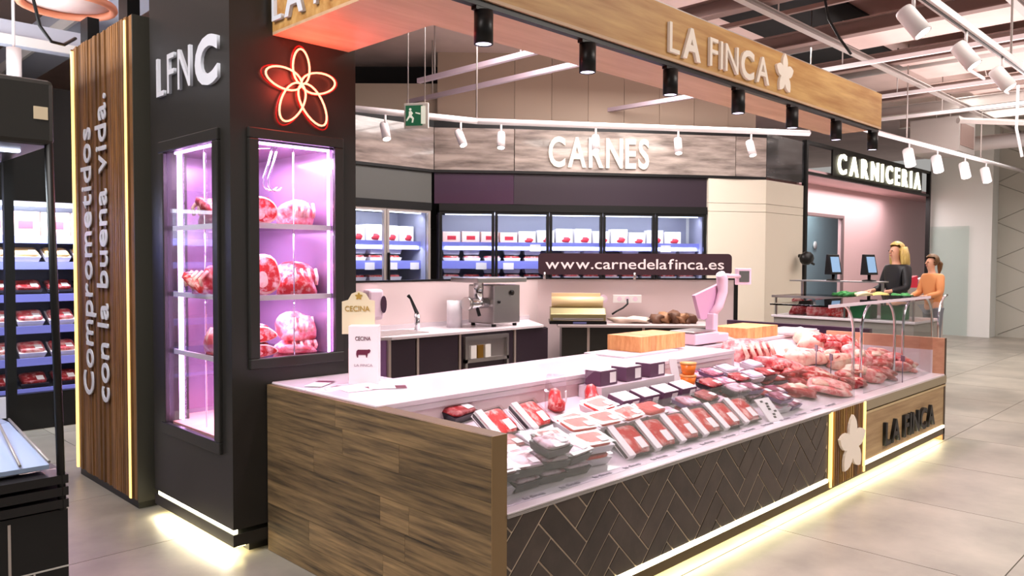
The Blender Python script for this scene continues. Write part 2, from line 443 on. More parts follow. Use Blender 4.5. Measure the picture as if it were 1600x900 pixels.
# ---- upright fridges with glass doors
M_frin = mat('fridge_inside', (150, 150, 172), .4)
M_rail = mat('price_rail', (120, 124, 206), .35, emit=(120, 124, 215), es=.25)
M_ticket = mat('ticket', (246, 240, 248), .5)
M_coldled = mat('cold_led', (235, 238, 255), .5, emit=(225, 228, 255), es=4)
def fridge(name, label, p, q, doors, frm):
    a, ln = frame(p, q); t = thing(name, label, 'fridge', (p.x, p.y, 0), a)
    b = lambda n, m, x0, x1, y0, y1, z0, z1, **k: bx(n, m, t, x0, x1, y0, y1, z0, z1, world=False, **k)
    b('base', M_blackm, 0, ln, .0, .75, 0, .3); b('back', M_frin, 0, ln, .72, .78, .3, 2.35)
    b('side', M_frin, 0, .05, .06, .72, .3, 2.35); b('side', M_frin, ln-.05, ln, .06, .72, .3, 2.35)
    b('canopy', M_blackm, 0, ln, -.02, .78, 2.37, 2.48)
    b('light_tube', M_coldled, .1, ln-.1, .1, .14, 2.32, 2.36)
    for sy, sz in ((.1, 2.30), (.12, 1.84)):
        l = area('fridge_light', (0, 0, 0), ln-.2, 4.6*ln, (.86, .88, 1), (R(-25), 0, 0), .06); l.parent = t; l.location = (ln/2, sy+.02, sz); l.rotation_euler = (R(35), 0, 0)
    dw = ln/doors
    for i in range(doors):
        d = b('door', frm, i*dw+.005, i*dw+.045, 0, .05, .3, 2.37)
        bx('door_stile', frm, d, (i+1)*dw-.045, (i+1)*dw-.005, 0, .05, .3, 2.37, world=False)
        bx('door_rail', frm, d, i*dw+.045, (i+1)*dw-.045, 0, .05, 2.33, 2.37, world=False)
        bx('pane', M_glass, d, i*dw+.045, (i+1)*dw-.045, .02, .026, .34, 2.33, world=False)
        bx('handle', M_blackm, d, i*dw+.01, i*dw+.03, -.04, 0, 1.2, 1.75, world=False)
    for z in (.75, 1.05, 1.34, 1.62, 1.9):
        b('shelf', M_frin, .05, ln-.05, .2, .72, z-.03, z); b('price_rail', M_rail, .05, ln-.05, .17, .2, z-.10, z+.02)
    for i in range(doors*2):
        if random.random() < .6:
            z = random.choice((1.62, 1.9)); x = .15+i*dw/2
            b('ticket', M_ticket, x, x+.16, .163, .169, z-.11, z-.01)
    return t, a, ln
c0, c1 = FV[1].copy(), cR.copy()
fA = FV[0]+(FV[1]-FV[0])*.12
fr1 = fridge('upright_fridge', 'two-door upright fridge at the left end of the fridge row', fA-Vector((0, 0, 0)), FV[1]-(FV[1]-FV[0]).normalized()*.06, 2, M_galv)
p0 = plan(686, 11.52)
fr2 = fridge('upright_fridge', 'long five-door upright fridge behind the website sign', p0, cR-(cR-p0).normalized()*.02, 5, M_blackm)

# package prototypes ------------------------------------------------
def proto_tray(name, tray, meat, w=.2, l=.14, h=.05, band=False, lab=True):
    t = thing(name, 'x', 'package')
    MB().taper(w/2, l/2, 0, h*.8, .86).build('tray', tray, t, world=False)
    MB().lump(w*.46, l*.45, h*.30, len(name)*7+int(w*100), .05, (0, 0, h*.72), 3, True, .38).build('meat', meat, t, world=False)
    MB().box(-w/2, w/2, -l/2, l/2, h*1.16, h*1.19).build('film', M_film, t, world=False)
    if band: MB().box(-w*.46, -w*.24, -l/2-.002, l/2+.002, h*.2, h*1.24).build('band', M_label, t, world=False)
    if lab: MB().box(w*.1, w*.36, -l*.36, l*.0, h*1.2, h*1.23).build('label', M_label, t, world=False)
    return t
def proto_bag(name, meat):
    t = thing(name, 'x', 'package')
    MB().lump(.07, .05, .075, 31, .2, (0, 0, .0), 2).build('meat', meat, t, world=False)
    MB().prism([(-.1, 0), (.1, 0), (.11, .12), (.04, .2), (-.04, .2), (-.11, .12)], 'y', -.05, .05).build('bag', M_film, t, world=False)
    MB().box(.02, .08, -.056, -.052, .03, .1).build('label', M_label, t, world=False)
    return t
def proto_carton(name, m, w=.17, d=.12, h=.09, lab=M_label):
    t = thing(name, 'x', 'package')
    MB().box(-w/2, w/2, -d/2, d/2, 0, h).build('carton', m, t, world=False, bevel=.003)
    MB().box(-w*.46, w*.46, -d*.46, d*.46, h, h+.002).build('lid', lab, t, world=False)
    MB().box(w*.05, w*.4, -d/2-.002, -d/2, h*.15, h*.85).build('label', lab, t, world=False)
    return t
HIDE = []
M_card = mat('card_pink', (236, 196, 186), .5); M_cardw = mat('card_white', (240, 236, 240), .5)
M_redprint = mat('red_print', (190, 40, 60), .5)
pr_cardw = thing('meat_carton', 'x', 'package')
MB().box(-.13, .13, -.09, .09, 0, .26).build('carton', M_cardw, pr_cardw, world=False, bevel=.004)
MB().lump(.07, .012, .06, 5, .3, (.03, -.088, .03), 2).build('printed_meat', M_redprint, pr_cardw, world=False)
pr_cardp = thing('meat_carton', 'x', 'package')
MB().box(-.13, .13, -.09, .09, 0, .22).build('carton', M_card, pr_cardp, world=False, bevel=.004)
MB().box(-.06, .07, -.093, -.09, .07, .14).build('printed_block', M_redprint, pr_cardp, world=False)
pr_flat = proto_tray('meat_tray', M_trayw, M_meatp, .26, .2, .08)
pr_flat2 = proto_tray('meat_tray', M_trayw, M_meat, .26, .2, .08)
HIDE += [pr_cardw, pr_cardp, pr_flat, pr_flat2]
def stock(fr, start, end, label, group, tops):
    t, a, ln = fr; rnd = random.Random(len(label)); org = ORG[t.name]; ca, sa = math.cos(a), math.sin(a)
    k = 0
    for z, kind in ((1.9, 'card'), (1.62, 'flat'), (1.34, 'flat')):
        x = .2; k = -1
        while x < ln-.18:
            k += 1
            if abs((x % (ln/tops)))>0:
                pr = (pr_cardw if (kind == 'card' and x > ln*.3) else pr_cardp) if kind == 'card' else rnd.choice((pr_flat, pr_flat2))
                yy = .36; base = z+.001
                loc = Vector((org.x+x*ca-yy*sa, org.y+x*sa+yy*ca, base))
                where = {'card': 'upright carton on the top shelf', 'flat': 'meat tray on the middle shelf'}[kind] if z > 1.5 else 'meat tray on the lower shelf'
                g = group+', '+where
                s = rnd.uniform(.72, .95) if kind == 'card' else 1
                dup(pr, loc, (0, 0, a+rnd.uniform(-.06, .06)), where+' of the '+label+', '+NTH[k]+' from the left', g, (1, 1, s))
                if kind == 'flat' and rnd.random() < .6 and z < 1.8:
                    dup(pr, loc+Vector((0, 0, .112*s)), (0, 0, a+rnd.uniform(-.1, .1)), 'stacked upper '+where+' of the '+label+', '+NTH[k]+' from the left', g)
            x += .29 if kind == 'card' else .31
stock(fr1, 0, 1, 'two-door fridge', 'two-door fridge stock', 2)
stock(fr2, 0, 1, 'five-door fridge', 'five-door fridge stock', 5)

# ---- butcher front ("CARNICERIA"): black frame, pink room, lit letters
bf = thing('shopfront_frame', 'thin black steel frame with lit lettering in front of the pink room', 'shopfront', (12.95, YC, 0))
for x in (12.95, 19.32): bx('post', M_blackm, bf, x-.035, x+.035, YC-.04, YC+.04, 0, 3.7)
bx('top_rail', M_blackm, bf, 12.95, 19.32, YC-.03, YC+.03, 3.64, 3.7); bx('lower_rail', M_blackm, bf, 12.95, 19.32, YC-.03, YC+.03, 3.13, 3.18)
bx('sign_board', M_blackm, bf, 13.95, 18.7, YC-.05, YC-.02, 3.18, 3.64)
M_lit = mat('lit_letter', (255, 252, 225), .5, emit=(255, 250, 215), es=2.2)
letters('CARNICERIA', M_lit, bf, (14.15, YC-.052, 3.24), (1, 0, 0), (0, 0, 1), (0, -1, 0), .34, 4.4, [.02]*10, .03, .32)
YB = YC+.9
wp = structure(thing('wall_pink', '', '', (13, YB, 0), kind='structure'))
DX = P(1316, 400, Y=YB).x; DZ = P(1300, 340, Y=YB).z
bx('wall_panel', M_pinkw, wp, DX, 25, YB, YB+.1, 0, 3.2)
bx('wall_panel', M_pinkw, wp, 12.95, DX, YB, YB+.1, DZ, 3.2)
bx('wall_panel', M_pinkw, wp, 12.85, 12.95, YC+.1, YB+.1, 0, 3.15)
bx('ceiling_panel', M_pinkw, wp, 12.95, 25, YC+.05, YB, 3.18, 3.24)
bx('corridor_panel', mat('corridor_teal', (150, 176, 184), .5), wp, 12.9, 22, YB+1.2, YB+1.3, 0, 3.2)
bx('door_frame', mat('door_trim', (120, 96, 96), .5), wp, DX-.04, DX+.03, YB-.02, YB+.02, 0, DZ)
bx('door_frame', mat('door_trim', (120, 96, 96), .5), wp, 12.95, DX+.03, YB-.02, YB+.02, DZ, DZ+.06)
q = P(1273, 383, Y=YB+1.18)
o = MB().lathe([(0, 0), (.09, 0), (.09, .02), (0, .02)], 14, (0, 0, 0)).build('porthole', M_white, wp, world=False)
o.location = q-ORG[wp.name]; o.rotation_euler = (R(90), 0, 0)

# ================================================================== KIOSK
X0, X1, YF = 2.149, 7.98, 2.246
GL, GR = 5.44, 6.04            # gold slat panel
ct = thing('display_counter', 'long refrigerated meat counter with herringbone front and wooden end', 'counter', (X0, YF, 0))
# wooden end panel: substrate and planks
ep = bx('end_panel', mat('panel_core', (96, 78, 54), .6), ct, X0+.008, X0+.085, YF, 4.08, .0, .945)
rows = 7; zz = [i*.945/rows for i in range(rows+1)]
for i in range(rows):
    cuts = [YF] + sorted(random.uniform(YF+.4, 3.8) for _ in range(1 + i % 2)) + [4.08]
    for y0, y1 in zip(cuts[:-1], cuts[1:]):
        bx('plank', M_oldwood, ep, X0, X0+.008, y0+.0008, y1-.0008, zz[i]+.0008, zz[i+1]-.0008)
o = bx('edge_band', mat('edge_oak', (132, 106, 70), .5), ep, X0, X0+.085, YF-.004, YF, 0, .945)
# front: plinth, under light, rail, led line
bx('plinth', M_blackm, ct, X0+.1, X1-.05, YF+.1, YF+.2, 0, .09)
bx('under_light', M_ledglow, ct, X0+.12, X1-.02, YF+.03, YF+.07, .048, .054)
bx('bottom_rail', mat('bronze_rail', (92, 76, 52), .35, .5), ct, X0+.085, X1, YF-.004, YF+.1, .056, .112)
bx('led_line', M_led, ct, X0+.085, GL-.06, YF-.006, YF+.02, .114, .138)
bx('led_line', M_led, ct, GR, X1-.02, YF-.006, YF+.02, .114, .138)
area('under_counter_light', ((X0+X1)/2, YF-.005, .05), X1-X0-.2, 5, (1, .88, .6), (0, 0, 0), .05)
# herringbone tiles
bk = bx('tile_backing', M_grout, ct, X0+.085, GL-.06, YF+.004, YF+.03, .14, .592)
def clip_poly(poly, x0, x1, y0, y1):
    def cut(pl, f, inter):
        r = []
        for i in range(len(pl)):
            a, b = pl[i], pl[(i+1) % len(pl)]; fa, fb = f(a), f(b)
            if fa >= 0: r.append(a)
            if fa*fb < 0: t = fa/(fa-fb); r.append((a[0]+(b[0]-a[0])*t, a[1]+(b[1]-a[1])*t))
        return r
    for f in (lambda p: p[0]-x0, lambda p: x1-p[0], lambda p: p[1]-y0, lambda p: y1-p[1]):
        poly = cut(poly, f, None)
        if len(poly) < 3: return []
    return poly
tw, tl, g = .115, .345, .004
c45 = math.cos(R(45))
for i in range(-30, 40):
    for j in range(-12, 24):
        for ori in (0, 1):
            if ori == 0: x, y, ww, hh = 0, 0, tl, tw
            else: x, y, ww, hh = tl, tw-tl, tw, tl
            ox, oy = i*tw+j*tl, i*tw-j*tl
            rc = [(x+g, y+g), (x+ww-g, y+g), (x+ww-g, y+hh-g), (x+g, y+hh-g)]
            pl = []
            for px, py in rc:
                ax, ay = px+ox, py+oy
                pl.append((X0+(ax-ay)*c45+.12, .2+(ax+ay)*c45))
            if max(p[0] for p in pl) < X0+.09 or min(p[0] for p in pl) > GL-.06 or max(p[1] for p in pl) < .14 or min(p[1] for p in pl) > .59: continue
            pl = clip_poly(pl, X0+.086, GL-.062, .142, .59)
            if len(pl) < 3: continue
            ar = abs(sum(pl[k][0]*pl[(k+1) % len(pl)][1]-pl[(k+1) % len(pl)][0]*pl[k][1] for k in range(len(pl))))/2
            if ar < .0006: continue
            MB().prism(pl, 'y', YF+random.uniform(-.0015, .0015), YF+.006).build('tile', M_tile, bk, bevel=.0015)
# gold slat panel with the flower
gp = bx('slat_backing', mat('backing_brown', (46, 28, 14), .6), ct, GL-.06, GR, YF+.006, YF+.03, .06, .6)  # dark brown backing board behind the slats
for x in (GL-.03, GR-.028): bx('gold_edge', M_gold, gp, x, x+.026, YF-.012, YF+.006, .07, .6)
x = GL+.02
while x < GR-.06:
    ww = random.choice((.014, .02, .028)); bx('slat', M_brass if random.random() < .6 else M_slat, gp, x, x+ww, YF-.01, YF+.006, .07, .6); x += ww+.012
st = [(5.755+px, .315+pz) for px, pz in [(a*.235, b) for a, b in star_poly(1)]] if False else [(5.755+a, .325+b*.88) for a, b in star_poly(.245)]
MB().prism(st, 'y', YF-.03, YF-.012).build('flower', M_cream, gp)
# right wooden panel with black letters
rp = bx('wood_panel', M_oak2, ct, GR, X1, YF, YF+.03, .142, .515)
bx('panel_lip', mat('lip_oak', (196, 172, 130), .5), rp, GR, X1, YF-.006, YF, .5, .517)
bx('sill', mat('taupe_sill', (150, 136, 112), .45), ct, GR, X1, YF-.01, YF+.03, .53, .6)
letters('LA FINCA', M_blackm, rp, (6.42, YF-.001, .205), (1, 0, 0), (0, 0, 1), (0, -1, 0), .17, 1.2, [.025]*8, .025, .1)
# right end panel
re = bx('right_end_panel', mat('end_oak', (186, 132, 104), .5, noise=((206, 156, 126), (2, 9, 20), 4, .3, .7)), ct, X1-.04, X1, YF, 3.35, 0, .945)
bx('edge_band', mat('edge_dark', (70, 52, 36), .5), re, X1-.04, X1+.002, YF-.004, YF, 0, .945)
bx('white_lining', M_counter, re, X1-.05, X1-.04, YF+.1, 3.3, .6, .83)
# ledge, deck, well
def deckz(y): return .615+max(0, (y-2.36))*.28
bx('front_ledge', M_counter, ct, X0+.085, X1-.04, YF-.006, 2.37, .592, .615, .004)
lip = MB()
for k in range(3): lip.box(X0+.085, GR-.6, YF-.009-.001*k, YF-.006, .594+k*.007, .598+k*.007)
lip.build('ledge_trim', M_steel, ct)
pl = [(2.36, .55), (3.62, .55), (3.62, deckz(3.62)), (2.36, .615)]
MB().prism(pl, 'x', X0+.085, X1-.04).build('display_deck', M_counter, ct)
bx('well_back', mat('well_back', (214, 196, 196), .4), ct, X0+.085, 5.56, 3.09, 3.12, .78, .925)
bx('service_top', M_counter, ct, X0+.03, 5.58, 3.07, 3.72, .925, .955, .006)
bx('service_top', M_counter, ct, X0+.03, 2.76, 3.72, 4.085, .925, .955, .006)
bx('service_lip', M_counter, ct, X0+.09, 5.56, 3.075, 3.1, .895, .925, .004)
bx('well_end', M_counter, ct, 5.56, 5.6, 3.09, 3.62, .7, .925)
bx('service_top', M_counter, ct, 5.58, 7.94, 3.42, 3.9, .915, .945, .006)
bx('service_body', M_plumd, ct, X0+.085, 7.9, 3.62, 3.66, 0, .915)
bx('service_body', M_plumd, ct, 2.6, 2.75, 3.66, 4.085, 0, .92)
# brand print on the ledge
for k in range(14):
    xx = 2.42+k*.24
    line('la finca', 'ledge_print', mat('print_grey', (120, 112, 120), .6), ct, (xx, 2.315, .6152), (1, 0, 0), (0, 1, 0), (0, 0, 1), .022, .13)
# glass: front screen panes and right end pane
def pane(name, label, x0, x1, y0, y1, z0, z1):
    o = bx(name, M_glass, None, x0, x1, y0, y1, z0, z1); tag(o, label, 'glass'); return o
sx = P(1155, 660, Y=2.30).x
pane('glass_screen', 'long clear front glass screen standing on the left counter ledge', X0+.09, sx-.002, 2.297, 2.303, .616, .93)
pane('glass_screen', 'short clear front glass screen in the middle of the counter ledge', sx+.002, 5.98, 2.297, 2.303, .616, .93)
gx = P(1350, 560, Y=2.35).x
tall = pane('glass_screen', 'tall clear front glass screen at the right end of the counter', gx, X1-.045, 2.347, 2.353, .616, 1.30)
# glass shelf on curved chrome posts
sh = thing('glass_shelf', 'raised glass shelf on curved chrome posts at the counter right end', 'shelf', (7.0, 2.6, .615))
MB().box(5.72, 8.02, 2.40, 2.86, 1.312, 1.324).build('pane', thin_glass('shelf_glass', (214, 206, 210), .1), sh, bevel=.002)
bx('front_edge', mat('glass_edge', (226, 206, 216), .2, emit=(226, 206, 216), es=.1), sh, 5.72, 8.02, 2.396, 2.402, 1.306, 1.33)
for pa, pb in ((1333, 1345), (1397, 1410), (1455, 1465)):
    for px, s in ((pa, -1), (pb, 1)):
        b = P(px, 560, Y=2.5); pts = [Vector((b.x, 2.5, .62)), Vector((b.x, 2.5, 1.06))]
        for k in range(1, 7):
            a = k/6*math.pi/2; pts.append(Vector((b.x+s*.26*(1-math.cos(a)), 2.5, 1.06+.25*math.sin(a))))
        MB().tube(pts, .012, 8).build('post', M_chrome, sh)
# low plum wall on the kiosk's right side
rw = MB().box(8.42, 8.5, 3.1, 4.75, 0, .95).build('low_wall', M_plum, None, bevel=.004); tag(rw, 'low dark plum wall closing the kiosk behind the meat display', 'wall')

# ------------------------------------------------------------------ maturing cabinet pillar
PX0, PX1, PY0, PY1, PT = 1.948, 2.75, 4.088, 5.2, 3.7
pc = thing('maturing_cabinet', 'tall black dry-ageing cabinet pillar with two lit windows', 'cabinet', (PX0, PY0, 0))
b = lambda n, m, *a, **k: bx(n, m, pc, *a, **k)
b('plinth', M_black, PX0+.12, PX1, PY0+.06, PY1, 0, .06)
b('base_panel', M_black, PX0, PX1, PY0, PY1, .155, .60)
b('base_panel', M_black, PX0, PX1, PY0, PY1, .06, .128)
b('led_line', M_led, PX0+.004, PX0+.03, PY0+.01, PY1-.05, .13, .153)
b('under_light', M_ledglow, PX0+.03, PX0+.08, PY0+.02, PY1-.05, .05, .056)
b('head_panel', M_black, PX0, PX1, PY0, PY1, 2.34, PT)
b('corner_post', M_black, PX0, 2.08, PY0, 4.24, .6, 2.34)
b('side_panel', M_black, 2.62, PX1, PY0, PY1, .6, 2.34)
b('side_panel', M_black, 2.08, 2.62, PY0, PY0+.03, .6, 1.07)
b('side_panel', M_black, PX0, 2.08, 4.97, PY1, .6, 2.34)
M_cabin = mat('cabinet_lining', (138, 116, 142), .22, .35)
b('back_lining', M_cabin, 2.08, 2.62, PY1-.06, PY1-.03, .6, 2.34)
b('side_lining', M_cabin, 2.605, 2.618, PY0+.03, PY1-.06, .6, 2.34)
b('top_lining', M_cabin, PX0+.03, 2.61, PY0+.03, PY1-.06, 2.31, 2.338)
b('floor_board', mat('salt_floor', (224, 156, 138), .6, noise=((236, 180, 160), (8, 8, 8), 3, .3, .7)), PX0+.03, 2.61, PY0+.03, PY1-.06, .602, .63)
# window frames (proud) and panes
def winframe(face, a0, a1, z0, z1, fw):
    t = .022
    fr = None
    for (p0, p1, q0, q1) in ((a0, a1, z1-fw, z1), (a0, a1, z0, z0+fw), (a0, a0+fw, z0+fw, z1-fw), (a1-fw, a1, z0+fw, z1-fw)):
        if face == 'r': args = (p0, p1, PY0-t, PY0+.01, q0, q1)
        else: args = (PX0-t, PX0+.01, p0, p1, q0, q1)
        if fr is None: fr = b('window_frame', M_black, *args, bevel=.006)
        else: bx('window_frame', M_black, pc, *args, bevel=.006)
    if face == 'r': bx('pane', M_glass, fr, a0+fw, a1-fw, PY0+.002, PY0+.008, z0+fw, z1-fw)
    else: bx('pane', M_glass, fr, PX0+.002, PX0+.008, a0+fw, a1-fw, z0+fw, z1-fw)
winframe('r', 2.045, 2.652, 1.035, 2.378, .06)
winframe('l', 4.205, 5.03, .556, 2.376, .07)
SHZ = (1.85, 1.44, 1.08)
for z in SHZ:
    s_ = b('shelf', thin_glass('shelf_glass'), PX0+.05, 2.6, PY0+.05, PY1-.1, z-.01, z)
    bx('shelf_rim', M_trackw, s_, PX0+.04, 2.6, PY0+.04, PY0+.052, z-.025, z+.005)
    bx('shelf_rim', M_trackw, s_, PX0+.04, PX0+.052, PY0+.05, PY1-.1, z-.025, z+.005)
M_ledp2 = mat('led_violet', (240, 200, 255), .5, emit=(238, 178, 255), es=9)
for (x, y) in ((2.115, PY0+.045), (2.588, PY0+.05), (PX0+.05, 4.90), (PX0+.05, 4.86)):
    MB().cyl((x, y, .65), (x, y, 2.31), .008, 8).build('led_tube', M_ledp2, pc)
for (x, y) in ((2.36, PY0+.06), (PX0+.06, 4.55), (2.45, PY1-.12)):
    MB().cyl((x, y, .65), (x, y, 2.31), .004, 6).build('support_rod', M_chrome, pc)
for (x, y, z, e) in ((2.32, 4.5, 2.28, 20), (2.3, 4.6, 1.40, 9), (2.3, 4.6, 1.82, 9), (2.25, 4.6, 1.04, 12)):
    area('cabinet_light', (x, y, z), .3, e, (.9, .5, 1), (0, 0, 0), .6)
b('fill_bar', M_ledp2, 2.12, 2.58, PY0+.035, PY0+.05, 2.296, 2.308)  # glowing bars added to brighten shelf rims and meat fronts
b('fill_bar', M_ledp2, PX0+.035, PX0+.05, 4.28, 4.92, 2.296, 2.308)
area('cabinet_light', (2.35, PY0+.07, 2.28), .4, 7, (1, .62, 1), (R(32), 0, 0), .05)  # fill lamps added to carry the bars' light onto the meat
area('cabinet_light', (PX0+.07, 4.6, 2.28), .05, 7, (1, .62, 1), (0, R(-32), 0), .5)
for z_ in (1.80, 1.40, 1.05):  # fill lamps added along the shelf fronts
    area('shelf_fill', (2.35, PY0+.06, z_), .4, 2.2, (1, .62, 1), (R(50), 0, 0), .03)
    area('shelf_fill', (PX0+.06, 4.6, z_), .03, 2.2, (1, .62, 1), (0, R(-50), 0), .5)
hk = thing('meat_hook', 'chrome meat hook hanging in the cabinet right window', 'hook', (2.24, 4.24, 2.31))
for dx in (0, .03):
    pts = [(2.28+dx, 4.24, 2.31), (2.25+dx, 4.24, 2.2), (2.22+dx, 4.24, 2.12)]
    pts += [(2.265+dx-.05*math.cos(t), 4.24, 2.10-.05*math.sin(t)) for t in [k*.5 for k in range(1, 6)]]
    MB().tube(pts, .006, 6).build('prong', M_chrome, hk)
MB().tube([(2.1, 4.24, 2.26), (2.2, 4.24, 2.29), (2.3, 4.24, 2.30)], .005, 6).build('bar', M_chrome, hk)
# letters on the left face: L F N thin, C heavy
letters('LFN', M_letter, pc, (PX0-.001, 5.05, 2.655), (0, -1, 0), (0, 0, 1), (-1, 0, 0), .235, .50, [.0, .0, .0], .018, .2)
letters('C', M_letter, pc, (PX0-.001, 4.485, 2.64), (0, -1, 0), (0, 0, 1), (-1, 0, 0), .24, .29, [.045], .018)
# neon flower on the right face
nf = thing('neon_flower', 'red neon five-petal flower on the black cabinet', 'neon sign', (2.365, PY0-.02, 2.43))
cen = Vector((2.365, PY0-.03, 2.655))
tips = [(2.362, 2.855), (2.586, 2.70), (2.512, 2.44), (2.246, 2.435), (2.143, 2.69)]
for tx, tz in tips:
    ax = Vector((tx-cen.x, 0, tz-cen.z)); L_ = ax.length; ax.normalize(); pr = Vector((ax.z, 0, -ax.x))
    outl = []
    for k in range(24):
        t = k/24*2*math.pi; u = .5-.5*math.cos(t); wd = .40*math.sin(t)*(1-.15*u)*(.9 if abs(math.sin(t)) > 0 else 1)
        outl.append(cen+ax*(L_*u)+pr*(L_*wd*.8))
    MB().tube(outl, .0058, 6, closed=True).build('petal_tube', M_neon, nf)
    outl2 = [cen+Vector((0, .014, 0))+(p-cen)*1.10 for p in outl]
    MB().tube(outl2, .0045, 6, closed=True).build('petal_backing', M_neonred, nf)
lp = bpy.data.lights.new('neon_glow', 'POINT'); lp.energy = 9; lp.color = (1, .08, .05); lp.shadow_soft_size = .12
lo = bpy.data.objects.new('neon_glow', lp); col.objects.link(lo); lo.location = (2.365, PY0-.12, 2.66)
area('cabinet_floor_light', (PX0-.005, 4.62, .05), .06, 5, (1, .9, .65), (0, 0, 0), 1.0)

# ------------------------------------------------------------------ slatted pylon
sp = thing('slatted_pylon', 'dark walnut slatted pylon with white vertical slogan and gold edges', 'pylon', (1.88, 5.33, 0))
bx('core', M_black, sp, 1.9, 2.35, 5.33, 6.56, .05, 3.22); bx('plinth', M_blackm, sp, 1.9, 2.33, 5.35, 6.54, 0, .05)
bx('side_panel', mat('side_black_glow', (56, 54, 46), .5), sp, 1.885, 2.35, 5.318, 5.33, .05, 3.22)  # black side, colour lifted towards olive for the LED glow below
y = 5.335
while y < 6.55:
    ww = random.choice((.018, .026, .034, .05)); y1 = min(y+ww, 6.555)
    if not (5.41 < y < 5.45 or 6.5 < y < 6.53): bx('slat', M_slat, sp, 1.878+random.choice((0, .008)), 1.9, y, y1, .06, 3.22)
    y = y1+random.choice((.010, .018))
for yy in (5.415, 6.515): bx('gold_strip', M_gold, sp, 1.872, 1.9, yy, yy+.028, .06, 3.2)
letters('Comprometidos', M_letter, sp, (1.87, 6.105, .655), (0, 0, 1), (0, 1, 0), (-1, 0, 0), .205, 1.935, [.008]*20, .008, .09)
letters('con la buena vida.', M_letter, sp, (1.87, 5.785, .645), (0, 0, 1), (0, 1, 0), (-1, 0, 0), .205, 2.14, [.008]*20, .008, .09)
for yy, z in ((5.5, 3.22), (6.3, 3.22)): bx('bracket', M_blackm, sp, 1.92, 2.0, yy, yy+.16, z, z+.2)

# ------------------------------------------------------------------ header beam
hb = thing('header_beam', 'honey oak header beam carrying the shop name over the counter', 'beam', (X0, 2.79, 2.92))
bx('front_board', M_oak, hb, 2.2, 7.77, 2.79, 2.81, 2.922, 3.235)
bx('left_board', M_oak, hb, 2.2, 2.22, 2.81, 4.085, 2.922, 3.235)
bx('inner_board', M_oak, hb, 2.70, 7.75, 3.27, 3.29, 2.922, 3.235)
bx('inner_board', M_oak, hb, 2.68, 2.70, 3.29, 4.085, 2.922, 3.235)
bx('end_board', M_oak, hb, 7.75, 7.77, 2.81, 3.29, 2.922, 3.235)
bx('soffit', M_soffit, hb, 2.2, 7.77, 2.79, 3.29, 2.905, 2.922)
bx('soffit', M_soffit, hb, 2.2, 2.70, 3.29, 4.085, 2.905, 2.922)
bx('top_rail', M_galv, hb, 2.3, 7.77, 2.84, 2.9, 3.235, 3.27)
wts = [.0, .03, 0, .0, .0, .0, .03, .01]
letters('LA FINCA', M_cream, hb, (4.17, 2.789, 2.95), (1, 0, 0), (0, 0, 1), (0, -1, 0), .185, 1.31, wts, .02, .13)
letters('LA FINCA', M_letter, hb, (2.199, 4.055, 2.97), (0, -1, 0), (0, 0, 1), (-1, 0, 0), .185, 1.2, wts, .02, .13)
MB().prism([(5.735+a*1.0, 3.075+bb*1.08) for a, bb in star_poly(.145)], 'y', 2.77, 2.79).build('flower', M_cream, hb)
tr = MB().box(2.45, 7.75, 2.805, 2.845, 2.875, 2.905).build('track_rail', M_blackm, None); tag(tr, 'black lighting track under the header beam', 'track')
for k, xx in enumerate((2.636, 3.432, 4.257, 5.117, 5.968, 6.81, 7.641)):
    nm = ('first', 'second', 'third', 'fourth', 'fifth', 'sixth', 'seventh')[k]
    s_ = thing('spotlight', 'black cylinder spotlight under the header beam, '+nm+' from the left', 'spotlight', (xx, 2.82, 2.70), 0, 'black spotlights under the beam')
    MB().lathe([(0, .16), (.047, .16), (.047, 0), (.04, 0), (.04, .012), (0, .012)], 24, (xx, 2.82, 2.70)).build('housing', M_blackm, s_)
    MB().lathe([(0, .0115), (.0395, .0115), (.0395, .004), (0, .004)], 20, (xx, 2.82, 2.70)).build('lens', M_lamppink, s_)
    bx('adapter', M_blackm, s_, xx-.06, xx+.05, 2.807, 2.843, 2.858, 2.876)
    l = bpy.data.lights.new('beam', 'SPOT'); l.energy = 62; l.color = (1, .72, .88); l.spot_size = R(86); l.spot_blend = .6; l.shadow_soft_size = .05
    o = bpy.data.objects.new('beam', l); col.objects.link(o); o.parent = s_; o.location = (0, 0, -.02)

# ================================================================== MEAT IN THE MATURING CABINET
def steak_poly(rx, rz, seed, n=20):
    rnd = random.Random(seed); ph = [rnd.uniform(0, 6) for _ in range(3)]
    return [(rx*math.cos(t)*(1+.1*math.sin(2*t+ph[0])+.06*math.sin(3*t+ph[1])), rz*math.sin(t)*(1+.08*math.sin(2*t+ph[2]))) for t in [2*math.pi*k/n for k in range(n)]]
def loin(name, label, c, rx, rz, ln, seed, rz_rot=0, group='beef in the maturing cabinet', m=M_meat):
    """a cut loin: fat-covered body, red cut face with a fat rim, bone ends"""
    t = thing(name, label, 'meat', c, rz_rot, group)
    pl = steak_poly(rx, rz, seed); zc = -min(p[1] for p in pl)
    MB().prism([(x, z+zc) for x, z in pl], 'y', 0, ln, True).build('fat_cover', M_fat, t, world=False, bevel=.008)
    MB().prism([(x*.86, z*.84+zc) for x, z in pl], 'y', -.006, .02).build('cut_face', m, t, world=False)
    MB().prism([(x*.35-rx*.25, z*.4+zc-rz*.25) for x, z in pl], 'y', -.009, .02).build('fat_seam', M_fat, t, world=False)
    for k in range(3):
        xx = -rx*.5+k*rx*.5
        MB().tube([(xx, .03, zc+rz*.78), (xx+.01, ln*.6, zc+rz*.95), (xx, ln-.02, zc+rz*.7)], .014, 6).build('rib', M_meatd, t, world=False)
    return t
